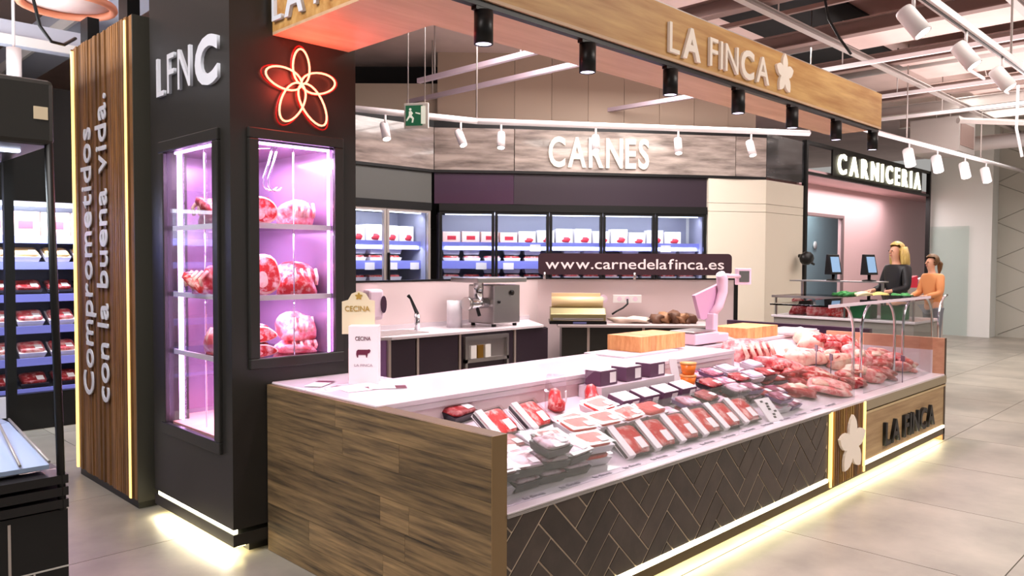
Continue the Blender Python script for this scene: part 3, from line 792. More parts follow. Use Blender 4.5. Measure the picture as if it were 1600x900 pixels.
def side_piece(name, label, c, s, seed, rz=0, m=M_meatp, group='beef in the maturing cabinet'):
    t = thing(name, label, 'meat', c, rz, group)
    MB().lump(s[0], s[1], s[2], seed, .2, (0, 0, 0), 3, True, .8).build('flesh', m, t, world=False)
    for k in range(4):
        xx = -s[0]*.6+k*s[0]*.4
        MB().tube([(xx, -s[1]*.9, s[2]*.5), (xx, -s[1]*.98, s[2]*.9), (xx+.01, -s[1]*.7, s[2]*1.35)], .011, 6).build('rib', M_fat, t, world=False)
    return t
G = 'beef in the maturing cabinet'
loin('beef_loin', 'beef loin with red cut face on the top cabinet shelf by the corner', (2.19, 4.20, 1.852), .095, .085, .3, 3)
side_piece('beef_ribs', 'pale rib piece on the top cabinet shelf at the right', (2.47, 4.32, 1.852), (.10, .12, .10), 8)
loin('beef_loin', 'beef loin with bone on the middle cabinet shelf by the corner', (2.21, 4.20, 1.442), .115, .11, .32, 5, R(8))
side_piece('beef_ribs', 'rib section with fat stripes on the middle cabinet shelf at the right', (2.47, 4.32, 1.442), (.12, .13, .11), 12, 0, M_meat)
loin('beef_steak', 'lower thick steak of the pair on the bottom cabinet shelf', (2.17, 4.2, 1.082), .11, .04, .2, 9)
loin('beef_steak', 'upper thick steak of the pair on the bottom cabinet shelf', (2.18, 4.21, 1.166), .105, .045, .2, 11)
side_piece('pork_joint', 'pink joint lying lower on the bottom cabinet shelf at the right', (2.48, 4.34, 1.082), (.12, .12, .05), 14)
side_piece('pork_joint', 'pink joint stacked upper on the bottom cabinet shelf at the right', (2.48, 4.34, 1.16), (.10, .10, .10), 15)
side_piece('beef_ribs', 'striped rib piece in the left cabinet window on the top shelf', (2.11, 4.62, 1.852), (.10, .14, .11), 21, R(-60), M_meatd)
side_piece('beef_ribs', 'long bony piece in the left cabinet window on the middle shelf', (2.10, 4.62, 1.442), (.10, .18, .10), 22, R(-70), M_meat)
side_piece('pork_joint', 'pale joint in the left cabinet window on the bottom shelf', (2.12, 4.52, 1.082), (.10, .12, .12), 24, R(-50), M_meatp)

# ================================================================== PRODUCTS ON THE SLOPED DECK
SL = math.atan(.30)
def Pd(x, y, h=0):
    d = ray(x, y)      # plane z = .615 + .28 (Y - 2.36) + h
    t = (.615+h-.28*2.36-CAM.z)/(d.z-.28*d.y)
    return CAM+d*t
REG = []
def reg(x, y, hx, hy): REG.append((x-hx, x+hx, y-hy, y+hy))
pk_dark = proto_tray('steak_pack', M_tray, M_meat, .21, .15, .04, True)
pk_flat = proto_tray('steak_pack', M_tray, M_meatd, .2, .15, .045)
pk_red = proto_tray('minced_pack', M_trayw, M_mince, .24, .16, .05)
M_wrap = mat('wrap_white', (214, 204, 216), .35, noise=((214, 150, 170), (9, 9, 9), 2, .58, .66))
pk_wht = proto_tray('sliced_pack', M_trayw, M_wrap, .2, .15, .045)
pk_pur = proto_tray('cured_pack', mat('tray_violet', (104, 74, 118), .35), mat('cured_slices', (150, 70, 96), .35, noise=((226, 196, 214), (12, 12, 12), 3, .5, .64)), .2, .15, .035)
pk_grn = proto_tray('sealed_pack', mat('tray_grey', (58, 54, 58), .35), mat('pack_top', (222, 196, 206), .4, noise=((150, 92, 104), (14, 14, 14), 3, .5, .62)), .2, .15, .05)
pk_bag = proto_bag('vacuum_bag', M_meat)
pk_box = proto_carton('gift_carton', mat('carton_plum', (92, 62, 84), .45))
HIDE += [pk_dark, pk_flat, pk_red, pk_wht, pk_pur, pk_grn, pk_bag, pk_box]
def onb(pr, x, y, label, rz=0, h=0, rx=None, group=None, scale=None):
    p = Pd(x, y, h)
    e = Matrix.Rotation(R(15.6), 3, 'X') @ Matrix.Rotation(rz, 3, 'Z')
    if rx is not None: e = Matrix.Rotation(rz, 3, 'Z') @ Matrix.Rotation(rx, 3, 'X')
    o = dup(pr, p+Vector((0, 0, .001)), e.to_euler(), label, group, scale); reg(p.x, p.y, .10, .07)
    return o
# tilted packs at the back left
STK = 'tilted banded steak packs'
for x, y, lb in ((772, 668, 'tilted steak pack with white band nearest the wooden end panel'), (826, 655, 'tilted steak pack with white band, second from the wooden end panel')):
    onb(pk_dark, x, y, lb, R(12), .05, R(40), STK, (1.15, 1.2, 1))
onb(pk_flat, 712, 652, 'dark flat steak pack in the corner by the end panel', R(10), .0, None, None, (1, 1, 1.2))
onb(pk_bag, 868, 640, 'clear bag with red ham behind the red minced packs', R(35), 0, 0)
onb(pk_bag, 925, 632, 'clear bag with pink diced meat left of the gift cartons', R(40), 0, 0)
# gift cartons, two tiers on a small white riser
ri = Pd(1000, 622); rs = MB().prism([(ri.y-.02, deckz(ri.y-.02)+.001), (ri.y+.16, deckz(ri.y+.16)+.001), (ri.y+.16, ri.z+.115), (ri.y-.02, ri.z+.115)], 'x', ri.x-.42, ri.x+.36).build('riser', M_counter); tag(rs, 'small white riser under the upper row of gift cartons', 'stand')
for k in range(3):
    dup(pk_box, (ri.x-.31+k*.26, ri.y+.07, ri.z+.117), (0, 0, 0), 'plum gift carton on the riser, '+('left', 'middle', 'right')[k]+' one', 'gift cartons')
for k in range(4):
    dup(pk_box, (ri.x-.33+k*.21, ri.y-.10, ri.z+.012-.03), (R(15.6), 0, 0), 'plum gift carton in the lower row, '+('leftmost one', 'second from left', 'third from left', 'rightmost one')[k], 'gift cartons')
reg(ri.x-.02, ri.y, .45, .17)
# orange pots
for k, z in enumerate((.0, .085)):
    p = Pd(1075, 606); t = thing('sauce_pot', 'orange sauce pot beside the gift cartons, '+('lower', 'upper')[k]+' one', 'pot', (p.x, p.y, p.z+z+.01))
    MB().lathe([(0, 0), (.042, 0), (.055, .07), (0, .07)], 18).build('cup', mat('orange_sauce', (226, 120, 40), .3), t, world=False)
    MB().lathe([(0, .07), (.057, .07), (.057, .082), (0, .082)], 18).build('lid', mat('orange_lid', (236, 160, 90), .3), t, world=False)
p = Pd(1055, 606)
cd = MB().add([(p.x-.03, p.y-.01, p.z+.01), (p.x+.03, p.y-.03, p.z+.01), (p.x+.01, p.y+.0, p.z+.20), (p.x-.05, p.y+.02, p.z+.20), (p.x-.03, p.y-.007, p.z+.01), (p.x+.03, p.y-.027, p.z+.01), (p.x+.01, p.y+.003, p.z+.2), (p.x-.05, p.y+.023, p.z+.2)], [(0,1,2,3),(4,7,6,5),(0,4,5,1),(1,5,6,2),(2,6,7,3),(3,7,4,0)]).build('price_card', M_label, None); tag(cd, 'upright white price card beside the orange pots', 'card')
p = Pd(1105, 603)
cd = MB().prism([(-.1, 0), (.12, 0), (.02, .09)], 'y', 0, .03).build('paper_wrap', M_label, None); cd.location = p+Vector((0, 0, .012)); tag(cd, 'folded white paper wrap right of the orange pots', 'paper')
pq = Pd(1080, 606); reg(pq.x, pq.y, .10, .08)
# grid of flat packs: rows by distance from the front, cells along the counter
rnd = random.Random(11)
def row(Y, xa, xb, step, prs, label, group, stack=1, rzj=.14, sc=.86):
    x = xa; k = 0
    while x < xb:
        hx, hy = step*.46, .058
        if any(x+hx > a and x-hx < b_ and Y+hy > c and Y-hy < d for a, b_, c, d in REG): x += .04; continue
        ns = stack if not isinstance(stack, tuple) else rnd.randint(*stack)
        for q_ in range(ns):
            pr = rnd.choice(prs)
            e = (Matrix.Rotation(R(15.6), 3, 'X') @ Matrix.Rotation(rnd.uniform(-rzj, rzj), 3, 'Z')).to_euler()
            dup(pr, (x+rnd.uniform(-.008, .008), Y-.017*q_, deckz(Y)+.006+.064*q_), e, label+', '+NTH[k]+' from left'+(', '+('bottom', 'second', 'third')[q_]+' in stack' if ns > 1 else ''), group, (sc, sc, 1))
        x += step; k += 1
# tilted banded row at the front
for k in range(6):
    xx = 3.36+k*.24
    pr = pk_red if k == 0 else pk_dark
    reg(xx, 2.475, .11, .085)
    dup(pk_dark, (xx, 2.475, .676), (R(38), 0, R(-4)), 'tilted banded meat pack at the counter front, '+('first', 'second', 'third', 'fourth', 'fifth', 'sixth')[k]+' from the left', 'tilted front packs', (1.05, 1.35, 1))
p = Pd(1215, 660)
reg(p.x, p.y+.04, .09, .09)
cd = thing('price_board', 'white card with dark markings leaning at the counter front', 'card', (p.x, p.y, p.z+.01), R(-5))
MB().add([(-.08, 0, 0), (.08, 0, 0), (.08, .12, .13), (-.08, .12, .13), (-.08, .006, -.003), (.08, .006, -.003), (.08, .126, .127), (-.08, .126, .127)], [(0,1,2,3),(4,7,6,5),(0,4,5,1),(1,5,6,2),(2,6,7,3),(3,7,4,0)]).build('sheet', M_label, cd, world=False)
for k in range(7):
    u = rnd.uniform(-.06, .04); v = .015+k*.014
    MB().add([(u, v-.001, v*1.08+.001), (u+.03, v-.001, v*1.08+.001), (u+.03, v+.009, v*1.08+.012), (u, v+.009, v*1.08+.012)], [(0, 1, 2, 3)]).build('mark', M_blackm, cd, world=False)

# ---- loose meat at the right end: tray rows, joints, racks
rk = thing('rib_rack', 'large beef rib rack with dark gaps between bones behind the packs', 'meat', Pd(1190, 568, .0)+Vector((.0, .15, -.02)), R(-10))
MB().lump(.26, .16, .13, 41, .12, (0, 0, 0), 3, True, .75).build('flesh', M_meatp, rk, world=False)
for k in range(5):
    MB().tube([(-.2+k*.085, -.165, .03), (-.2+k*.085, -.185, .1), (-.18+k*.085, -.12, .185)], .017, 8).build('bone', M_fat, rk, world=False)
    if k < 4: MB().box(-.165+k*.085, -.15+k*.085, -.168, -.15, .04, .15).build('gap', M_meatd, rk, world=False)  # solid dark strips stand in for the shade between the bones
LM = [  # px, py, (sx,sy,sz), material, label, rot
 (1262, 540, (.16, .13, .10), M_fat, 'fatty pale rib tips piled beside the rib rack', 20),
 (1255, 562, (.24, .12, .07), M_fat, 'long pale pork belly slab in front of the rib tips', -12),
 (1218, 578, (.22, .13, .07), M_meatp, 'pink marbled neck joint in front of the rib rack', -18),
 (1270, 592, (.20, .12, .06), M_meat, 'red steak slab in the middle of the loose meat', -20),
 (1290, 545, (.18, .13, .08), M_meatp, 'pink joint below the white tray', 15),
 (1318, 545, (.16, .12, .09), M_meat, 'red round roast near the end panel back', 35),
 (1305, 568, (.17, .12, .08), M_fat, 'pale fat-covered roast with a price spike', 10),
 (1335, 562, (.15, .11, .08), M_meatp, 'pink pork loin left of the chrome posts', 30),
 (1338, 585, (.15, .11, .06), M_fat, 'pale chop pile below the chrome posts', -10),
 (1300, 610, (.19, .12, .05), M_meatp, 'pink chop slab at the front of the loose meat', -25),
 (1368, 570, (.14, .12, .08), M_meat, 'red sausage pile behind the middle posts', 20),
 (1362, 592, (.16, .11, .055), M_meatp, 'pink sliced loin at the front right', -12),
 (1398, 572, (.15, .12, .07), M_meatp, 'pink chicken-like pieces between the posts', 5),
 (1420, 568, (.12, .10, .06), M_meatd, 'dark red meat heap at the far right', 0),
 (1395, 592, (.15, .10, .045), M_meatd, 'thin dark chops lying at the front right', -20),
 (1245, 612, (.15, .10, .04), M_meatd, 'dark red chops beside the last packs', -25),
 (1240, 590, (.15, .10, .05), M_meatd, 'dark red joint between the neck joint and the chops', 10),
 (1322, 592, (.13, .09, .05), M_meat, 'red cubes heap under the left chrome posts', 25),
 (1285, 560, (.13, .10, .06), M_meat, 'small red roast behind the belly slab', 40),
 (1380, 556, (.13, .10, .06), M_meatp, 'pink roast at the back between the posts', -15),
 (1350, 606, (.15, .09, .04), M_meatd, 'dark thin steaks at the ledge below the posts', -20),
 (1440, 580, (.10, .08, .045), M_meatp, 'small pink pieces by the right end panel', 10)]
for i, (x, y, s, m, lb, rz) in enumerate(LM):
    p = Pd(x, y, .02); p.y = min(max(p.y, 2.5), 3.3); p.z = deckz(p.y)+.004; p.x = min(p.x, 7.72)
    reg(p.x, p.y, s[0]*.85, s[1]*.8)
    t = thing('meat_joint', lb, 'meat', p, R(rz), 'loose meat at the right end'); t.rotation_euler = (Matrix.Rotation(R(15.6), 3, 'X') @ Matrix.Rotation(R(rz), 3, 'Z')).to_euler()
    MB().lump(s[0], s[1], s[2], 50+i*3, .22, (0, 0, 0), 3, True, .85).build('flesh', m, t, world=False)
    for k in range(3):
        MB().lump(s[0]*rnd.uniform(.3, .5), s[1]*rnd.uniform(.3, .5), s[2]*.5, 90+i*5+k, .25, (rnd.uniform(-.6, .6)*s[0], rnd.uniform(-.6, .4)*s[1], s[2]*rnd.uniform(.6, 1.0)), 2, True, .85).build('piece', rnd.choice((M_meat, M_meatp, M_fat)), t, world=False)
row(2.44, 2.33, 2.98, .172, [pk_wht, pk_grn, pk_grn], 'front row pack near the wooden end', 'front left packs', (2, 3))
row(2.575, 2.33, 3.0, .172, [pk_flat, pk_pur, pk_grn, pk_wht], 'second row pack near the wooden end', 'second row left packs', (1, 2))
row(2.71, 2.33, 3.05, .18, [pk_wht, pk_flat, pk_pur], 'third row pack near the wooden end', 'third row left packs', 1)
row(2.84, 2.5, 3.1, .18, [pk_pur, pk_flat, pk_wht], 'fourth row pack near the wooden end', 'fourth row left packs', 1)
row(2.47, 3.03, 3.25, .2, [pk_red], 'minced pack left of the tilted packs', 'front minced packs', 2)
row(2.62, 3.10, 3.9, .215, [pk_red], 'minced pack right behind the tilted packs', 'minced meat packs', 2)
row(2.76, 3.12, 3.9, .215, [pk_red, pk_red, pk_pur], 'pack behind the red minced packs', 'back row minced packs', (1, 2))
row(2.89, 3.3, 3.7, .2, [pk_wht, pk_red], 'pale pack under the clear bags', 'packs by the bags', 1)
row(2.63, 3.97, 5.6, .195, [pk_pur, pk_grn, pk_flat, pk_pur], 'flat pack behind the tilted banded row', 'middle flat packs', (1, 2))
row(2.76, 3.95, 5.7, .195, [pk_pur, pk_wht, pk_flat], 'flat pack in the deck middle', 'deck centre packs', (1, 2))
row(2.90, 4.5, 5.7, .195, [pk_pur, pk_flat, pk_wht], 'pack high on the deck', 'upper deck packs', (1, 2))
row(3.02, 4.75, 5.5, .2, [pk_pur, pk_pur, pk_flat], 'cured pack along the well wall', 'back violet packs', 1)
row(2.45, 4.85, 5.95, .19, [pk_flat, pk_pur, pk_wht], 'front pack right of the tilted packs', 'front right packs', (1, 2))
row(2.60, 5.65, 6.1, .19, [pk_pur, pk_flat], 'dark pack beside the loose chops', 'right edge packs', 1)
M_spike = mat('spike_grey', (120, 110, 130), .4, .4)
for x, y, lb in ((1275, 575, 'price spike in the pale belly slab'), (1298, 590, 'price spike in front of the pale roast'), (1410, 590, 'price spike at the front right of the meat'), (1345, 540, 'price spike behind the chrome posts')):
    p = Pd(x, y, .05); t = thing('price_spike', lb, 'price tag', p, R(40))
    MB().cyl((0, 0, -.05), (0, 0, .14), .004, 6).build('pin', M_spike, t, world=False)
    MB().box(-.035, .035, -.003, .003, .14, .19).build('tag', M_spike, t, world=False)
p = P(1250, 520, Z=.96)
wt = MB().box(7.15, 7.75, 3.36, 3.72, .947, .975).build('white_board', M_counter, None, bevel=.006); tag(wt, 'white plastic board on the rear ledge above the loose meat', 'board')

# ================================================================== SERVICE COUNTER OBJECTS
def block(label, x0, x1, y0, y1, z, th, n):
    t = thing('butcher_block', label, 'cutting board', ((x0+x1)/2, (y0+y1)/2, z))
    for k in range(n):
        a = x0+(x1-x0)*k/n; bx('strip', M_beech, t, a+.0006, x0+(x1-x0)*(k+1)/n-.0006, y0, y1, z, z+th)
    return t
block('thick end-grain butcher block in the middle of the service top', 4.78, 5.38, 3.40, 3.71, .968, .115, 9)
wb2 = MB().box(4.5, 5.2, 3.34, 3.71, .956, .967).build('white_board', M_trayw, None); tag(wb2, 'thin white board under the middle butcher block', 'board')
block('thick butcher block behind the rib rack', 6.45, 7.05, 3.44, 3.8, .946, .10, 8)
# scale
M_scale = mat('scale_plastic', (232, 206, 222), .35)
sl = thing('shop_scale', 'white shop scale with raised screen and customer display', 'scale', (5.78, 3.62, .956))
bx('base', M_scale, sl, 5.60, 5.98, 3.44, 3.70, .957, 1.05, .01); bx('plate', M_steel, sl, 5.60, 5.94, 3.45, 3.69, 1.056, 1.066, .004)
MB().box(5.98, 6.06, 3.5, 3.58, .957, 1.2).build('pillar', M_scale, sl, bevel=.01)
bx('pillar_foot', M_scale, sl, 5.96, 6.14, 3.44, 3.66, .957, 1.03, .01)
h0 = P(1090, 470, Y=3.54); 
MB().tube([(6.02, 3.54, 1.18), (6.10, 3.52, 1.26), (6.16, 3.52, 1.38), (6.15, 3.52, 1.50), (6.12, 3.52, 1.54)], [.035, .04, .045, .05, .04], 10).build('neck', M_scale, sl)
sc0 = []
for x, y in ((1086, 462), (1128, 442), (1132, 470), (1126, 486), (1100, 500), (1095, 498)):
    v = P(x, y, Y=3.56); sc0.append(v)
nrm = Vector((-.5, -.86, 0))
d2 = [v+Vector((.03, .05, 0)) for v in sc0]; nn = len(sc0)
MB().add(sc0+d2, [tuple(range(nn)), tuple(range(2*nn-1, nn-1, -1))]+[(i, (i+1) % nn, nn+(i+1) % nn, nn+i) for i in range(nn)]).build('operator_screen', mat('screen_back', (214, 170, 200), .35), sl)
q = P(1161, 432, Y=3.52); o = MB().box(-.075, .075, -.02, .02, -.075, .075).build('customer_display', M_scale, sl, world=False, bevel=.008)
o.location = q-ORG[sl.name]; o.rotation_euler = (0, 0, R(-30))
o2 = MB().box(-.05, .05, -.024, -.02, -.05, .05).build('display_glass', mat('lcd', (92, 96, 90), .2), o, world=False)
MB().tube([(6.12, 3.52, 1.53), (q.x-.05, q.y+.01, q.z)], .018, 8).build('display_arm', M_scale, sl)
# cecina carton
cz = P(568, 601, Z=.956)
ce = thing('cecina_stand', 'white counter display carton printed with a cow and cured beef name', 'display box', (cz.x, cz.y, .957), R(-45+3))
MB().box(-.082, .082, 0, .11, 0, .325).build('carton', M_label, ce, world=False, bevel=.002)
MB().prism([(-.135, .27), (.05, .27), (.05, .46), (.02, .465), (.0, .50), (-.04, .515), (-.08, .50), (-.10, .465), (-.135, .455)], 'y', .11, .116).build('header', mat('header_cream', (222, 210, 176), .5), ce, world=False)
bx('side_print', mat('side_orange', (190, 96, 74), .5), ce, -.0835, -.082, .005, .1, .02, .2, world=False)
M_goldp = mat('gold_print', (172, 140, 60), .5); M_dk = mat('plum_print', (96, 30, 54), .5)
fr_ = ((1, 0, 0), (0, 0, 1), (0, -1, 0))
line('CECINA', 'title_print', M_goldp, ce, (-.118, .108, .40), *fr_, .03, .14, .01, .001, False)
MB().prism([(-.04+a*.022, .485+b_*.022) for a, b_ in star_poly(1)], 'y', .107, .11).build('flower_print', M_goldp, ce, world=False)
line('CECINA', 'title_print', M_dk, ce, (-.045, -.001, .245), *fr_, .022, .085, .005, .001, False)
line('LA FINCA', 'name_print', mat('print_pale', (160, 140, 150), .6), ce, (-.05, -.001, .10), *fr_, .014, .1, 0, .001, False)
cow = [(-.035, .15), (-.03, .15), (-.028, .165), (.012, .165), (.015, .15), (.02, .15), (.024, .172), (.034, .176), (.04, .188), (.034, .196), (.022, .194), (-.03, .194), (-.038, .186), (-.04, .168)]
MB().prism([(x*1.0, z+.0) for x, z in cow], 'y', -.002, 0).build('cow_print', M_dk, ce, world=False)
for k, (x, y, rz, lb) in enumerate(((520, 607, 20, 'leaflet fanned out left of the cecina carton'), (565, 608, -8, 'leaflet in front of the cecina carton'), (606, 605, -32, 'leaflet right of the cecina carton'), (500, 600, 35, 'outermost leaflet near the black cabinet'))):
    p = P(x, y, Z=.958); lf = thing('leaflet', lb, 'leaflet', (p.x, p.y, .9555+k*.0014), R(rz), 'leaflets on the counter')
    MB().box(-.1, .1, -.05, .05, 0, .001).build('sheet', M_label, lf, world=False)
    MB().box(.04, .1, -.05, .05, .001, .0013).build('dark_strip', M_dk, lf, world=False)

# ================================================================== BACK WALL OF THE KIOSK
PW = 1.41
pA = Vector((7.37, 6.85, 0)); pB = plan(1153, 10.0)
M_part = mat('partition_white', (226, 206, 206), .35)
pt = structure(thing('wall_partition', '', '', (4.4, 6.85, 0), kind='structure'))
bx('partition_panel', M_part, pt, 3.9, 7.37, 6.85, 6.9, 0, PW)
bx('partition_cap', M_blackm, pt, 3.9, 7.37, 6.845, 6.905, PW, PW+.02)
onpoly(pA, pB, 0, PW, 'partition_panel', M_part, pt, .05, 0)
onpoly(pA, pB, PW, PW+.02, 'partition_cap', M_blackm, pt, .06, 0, 0, -.005)
onpoly(pB-(pB-pA).normalized()*.05, pB, 0, PW, 'partition_post', M_blackm, pt, .07, 0, 0, -.012)
# website sign standing on clips
ad, ld = frame(pA, pB); dv = (pB-pA).normalized(); ov = Vector((dv.y, -dv.x, 0))
s0 = R3(841, 412, 9.9); s1 = R3(1140, 412, 9.95); sw = (s1-s0).length
sg = thing('website_sign', 'dark rounded sign with white website address above the partition', 'sign', (s0.x, s0.y, PW+.06), ad)
pl = []
rr = .05
for cx, cz_, a0 in ((sw-rr, .27-rr, 0), (rr, .27-rr, 90), (rr, rr, 180), (sw-rr, rr, 270)):
    for k in range(5): t = R(a0+k*22.5); pl.append((cx+rr*math.cos(t), cz_+rr*math.sin(t)))
MB().prism(pl, 'y', 0, .02).build('board', mat('sign_plum', (62, 40, 48), .4), sg, world=False)
letters('www.carnedelafinca.es', mat('sign_text', (244, 222, 222), .5, emit=(244, 222, 222), es=.15), sg, (.09, -.001, .075), (1, 0, 0), (0, 0, 1), (0, -1, 0), .125, sw-.19, [.006]*30, .006, .07, False)
for xx in (.08, sw*.5, sw-.1): MB().cyl((xx, .01, -.058), (xx, .01, .03), .018, 10).build('clip', M_steel, sg, world=False)
# worktop with rounded left end, cabinets
wt = thing('worktop', 'white worktop with rounded end along the back partition', 'worktop', (5.8, 6.5, .87))
pl = [(7.2, 6.84), (4.55, 6.84), (4.42, 6.75), (4.38, 6.6), (4.38, 6.35), (4.43, 6.22), (4.55, 6.15), (6.72, 6.15)]
MB().prism(pl, 'z', .87, .9).build('slab', M_counter, wt, bevel=.004)
bx('upstand', M_counter, wt, 4.5, 7.2, 6.83, 6.848, .9, .95)
M_profile = mat('alu_profile', (196, 180, 172), .35, .6)
xs = [P(px, 560, Y=6.17).x for px in (607, 651, 717, 803, 857)]
mats_ = [M_plumd, M_plumd, M_plumd, M_plumd]
nm_ = ('leftmost dark base cabinet under the back worktop', 'wide dark base cabinet below the tap', 'dark base cabinet with open steel niche', 'dark base cabinet below the grinder')
for k, (a, b_) in enumerate(zip(xs[:-1], xs[1:])):
    cb = thing('base_cabinet', nm_[k], 'cabinet', ((a+b_)/2, 6.5, 0))
    bx('body', M_black, cb, a+.004, b_-.004, 6.2, 6.82, .0, .868)
    bx('door', mats_[k], cb, a+.03, b_-.01, 6.172, 6.2, .1, .86, .003); bx('profile', M_profile, cb, a-.0, a+.028, 6.165, 6.2, .0, .868)
    if k == 0: bx('reflecting_side', mat('violet_reflection', (178, 128, 190), .3), cb, a-.012, a-.001, 6.2, 6.5, .1, .868)  # cabinet side coloured with the purple it reflects
    if k == 2:
        xa, xb_ = a+.06, b_-.12
        nf_ = bx('niche_frame', M_steel, cb, xa, xb_, 6.13, 6.172, .80, .84); bx('niche_sill', M_steel, nf_, xa, xb_, 6.13, 6.172, .56, .60)
        for q_ in (xa, xb_-.03): bx('niche_side', M_steel, nf_, q_, q_+.03, 6.13, 6.172, .1, .80)
        bx('niche_back', M_steel, nf_, xa+.03, xb_-.03, 6.16, 6.17, .6, .8)
        for q_, mm in ((.12, M_white), (.22, M_brass), (.33, M_white)):
            bx('niche_item', mm, nf_, xa+q_-.04, xa+q_+.04, 6.135, 6.16, .602, .74)
# tap
tp = P(652, 503, Y=6.62); tpz = .9
tap = thing('mixer_tap', 'chrome mixer tap with long black lever on the worktop', 'tap', (tp.x, 6.62, tpz))
MB().cyl((tp.x, 6.62, .9), (tp.x, 6.62, 1.06), .03, 14).build('body', M_chrome, tap)
MB().tube([(tp.x, 6.62, 1.0), (tp.x-.12, 6.5, 1.08), (tp.x-.16, 6.45, 1.06)], .014, 8).build('spout', M_chrome, tap)
lv = P(638, 462, Y=6.62)
MB().tube([(tp.x, 6.62, 1.07), (lv.x+.03, 6.62, lv.z-.03), (lv.x, 6.62, lv.z)], [.022, .014, .02], 8).build('lever', M_blackm, tap)
bx('sink_rim', M_steel, tap, tp.x-.75, tp.x-.1, 6.3, 6.7, .9005, .905)
# paper roll
pr_ = P(710, 512, Y=6.6)
rl = thing('paper_roll', 'white kitchen paper roll standing on the worktop', 'paper roll', (pr_.x, 6.6, .9))
MB().lathe([(0, 0), (.085, 0), (.085, .30), (.02, .30), (.02, .25), (0, .25)], 24).build('paper', M_trayw, rl, world=False)
MB().lathe([(.0, .251), (.018, .251), (.018, .302), (.014, .302), (.014, .26), (0, .26)], 12).build('core', mat('cardboard', (176, 150, 120), .7), rl, world=False)
# soap dispenser
sd0 = P(566, 452, Y=6.84); sd1 = P(596, 498, Y=6.84)
sd = thing('soap_dispenser', 'white wall dispenser with dark oval front left on the partition', 'dispenser', (sd0.x+.1, 6.84, sd1.z))
bx('housing', M_scale, sd, sd0.x, sd1.x-.05, 6.72, 6.846, sd1.z, sd0.z, .03)
MB().prism([((sd0.x+sd1.x)/2+.06+.035*math.cos(t), (sd0.z+sd1.z)/2+.09*math.sin(t)) for t in [2*math.pi*k/16 for k in range(16)]], 'y', 6.708, 6.72).build('window', M_plum, sd)
# meat grinder
gz0 = .9
g0 = P(735, 505, Y=6.42).x; g1 = P(801, 505, Y=6.42).x
mg = thing('meat_grinder', 'stainless steel meat grinder with feed tray on the worktop', 'grinder', ((g0+g1)/2, 6.45, gz0))
gm = g0+(g1-g0)*.36
bx('motor_housing', M_steel, mg, gm, g1, 6.3, 6.72, .93, 1.37, .012)
bx('feed_tray', M_steel, mg, g0-.05, g1+.05, 6.24, 6.70, 1.40, 1.455, .008)
MB().cyl((g0+.12, 6.42, 1.2), (g0+.12, 6.42, 1.41), .055, 14).build('neck', M_chrome, mg)
MB().cyl((gm, 6.42, 1.17), (g0-.02, 6.42, 1.17), .06, 16).build('barrel', M_chrome, mg)
MB().cyl((g0-.02, 6.42, 1.17), (g0-.07, 6.42, 1.17), .075, 16).build('ring', M_steel, mg)
MB().cyl((g0+.1, 6.42, 1.12), (g0+.1, 6.38, 1.03), .02, 8).build('clamp', M_blackm, mg)
for xx in (gm+.04, g1-.05):
    for yy in (6.34, 6.68): MB().cyl((xx, yy, .9), (xx, yy, .93), .025, 10).build('foot', M_blackm, mg)
MB().lathe([(0, 0), (.03, 0), (.03, .02), (0, .02)], 14).build('knob', M_blackm, mg, world=False).matrix_local = Matrix.Translation(Vector((gm+.28, 6.30, 1.28))-ORG[mg.name]) @ Matrix.Rotation(R(90), 4, 'X')
MB().lathe([(0, 0), (.018, 0), (.018, .015), (0, .015)], 10).build('button', M_blackm, mg, world=False).matrix_local = Matrix.Translation(Vector((gm+.08, 6.30, 1.18))-ORG[mg.name]) @ Matrix.Rotation(R(90), 4, 'X')
# diagonal counter
D0, D1 = plan(872, 9.22), plan(1120, 9.25)
dc = thing('diagonal_counter', 'grey-topped dark counter along the diagonal partition', 'counter', (D0.x, D0.y, 0), ad)
dl = (D1-D0).length
bx('top', mat('grey_top', (176, 160, 160), .35), dc, 0, dl, -.0, .68, .86, .89, .004, False); bx('body', M_black, dc, .05, dl-.05, .05, .66, 0, .86, 0, False)
for xx in (.35, 1.0, 1.6): bx('profile', M_profile, dc, xx, xx+.03, .04, .05, 0, .86, 0, False)
def ondiag(px, dy, z=.891):
    p = plan(px, 9.22+dy); return (p.x, p.y, z)
wm = thing('wrapping_machine', 'film wrapping machine with yellow roll and olive body', 'wrapping machine', ondiag(902, .30), ad)
M_olive = mat('olive_metal', (138, 128, 92), .3, .6)
MB().box(-.34, .34, -.22, .2, .0, .035).build('base', M_blackm, wm, world=False)
MB().prism([(-.21, .035), (-.23, .12), (-.12, .19), (.18, .19), (.18, .035)], 'x', -.33, .33).build('body', M_olive, wm, world=False, bevel=.006)
bx('front_bar', M_steel, wm, -.30, .30, -.25, -.215, .05, .075, .003, False)
MB().cyl((-.31, .0, .25), (.31, .0, .25), .07, 20).build('film_roll', mat('film_yellow', (222, 196, 150), .35), wm, world=False)
bx('roll_guard', mat('guard_yellow', (226, 200, 160), .4), wm, -.31, .29, .08, .1, .2, .36, .003, False)
bx('sticker', mat('sticker_blue', (120, 130, 190), .5), wm, -.06, .1, -.225, -.22, .006, .03, 0, False)
pg = thing('paper_pile', 'cream wrapping paper pile right of the wrapping machine', 'paper', ondiag(985, .35), ad)
MB().lump(.26, .15, .05, 61, .15, (0, 0, 0), 2).build('sheets', mat('cream_paper', (216, 196, 180), .6), pg, world=False)
kb = thing('bag_bundle', 'bundle of brown paper bags lying on the diagonal counter', 'bags', ondiag(1052, .35), ad)
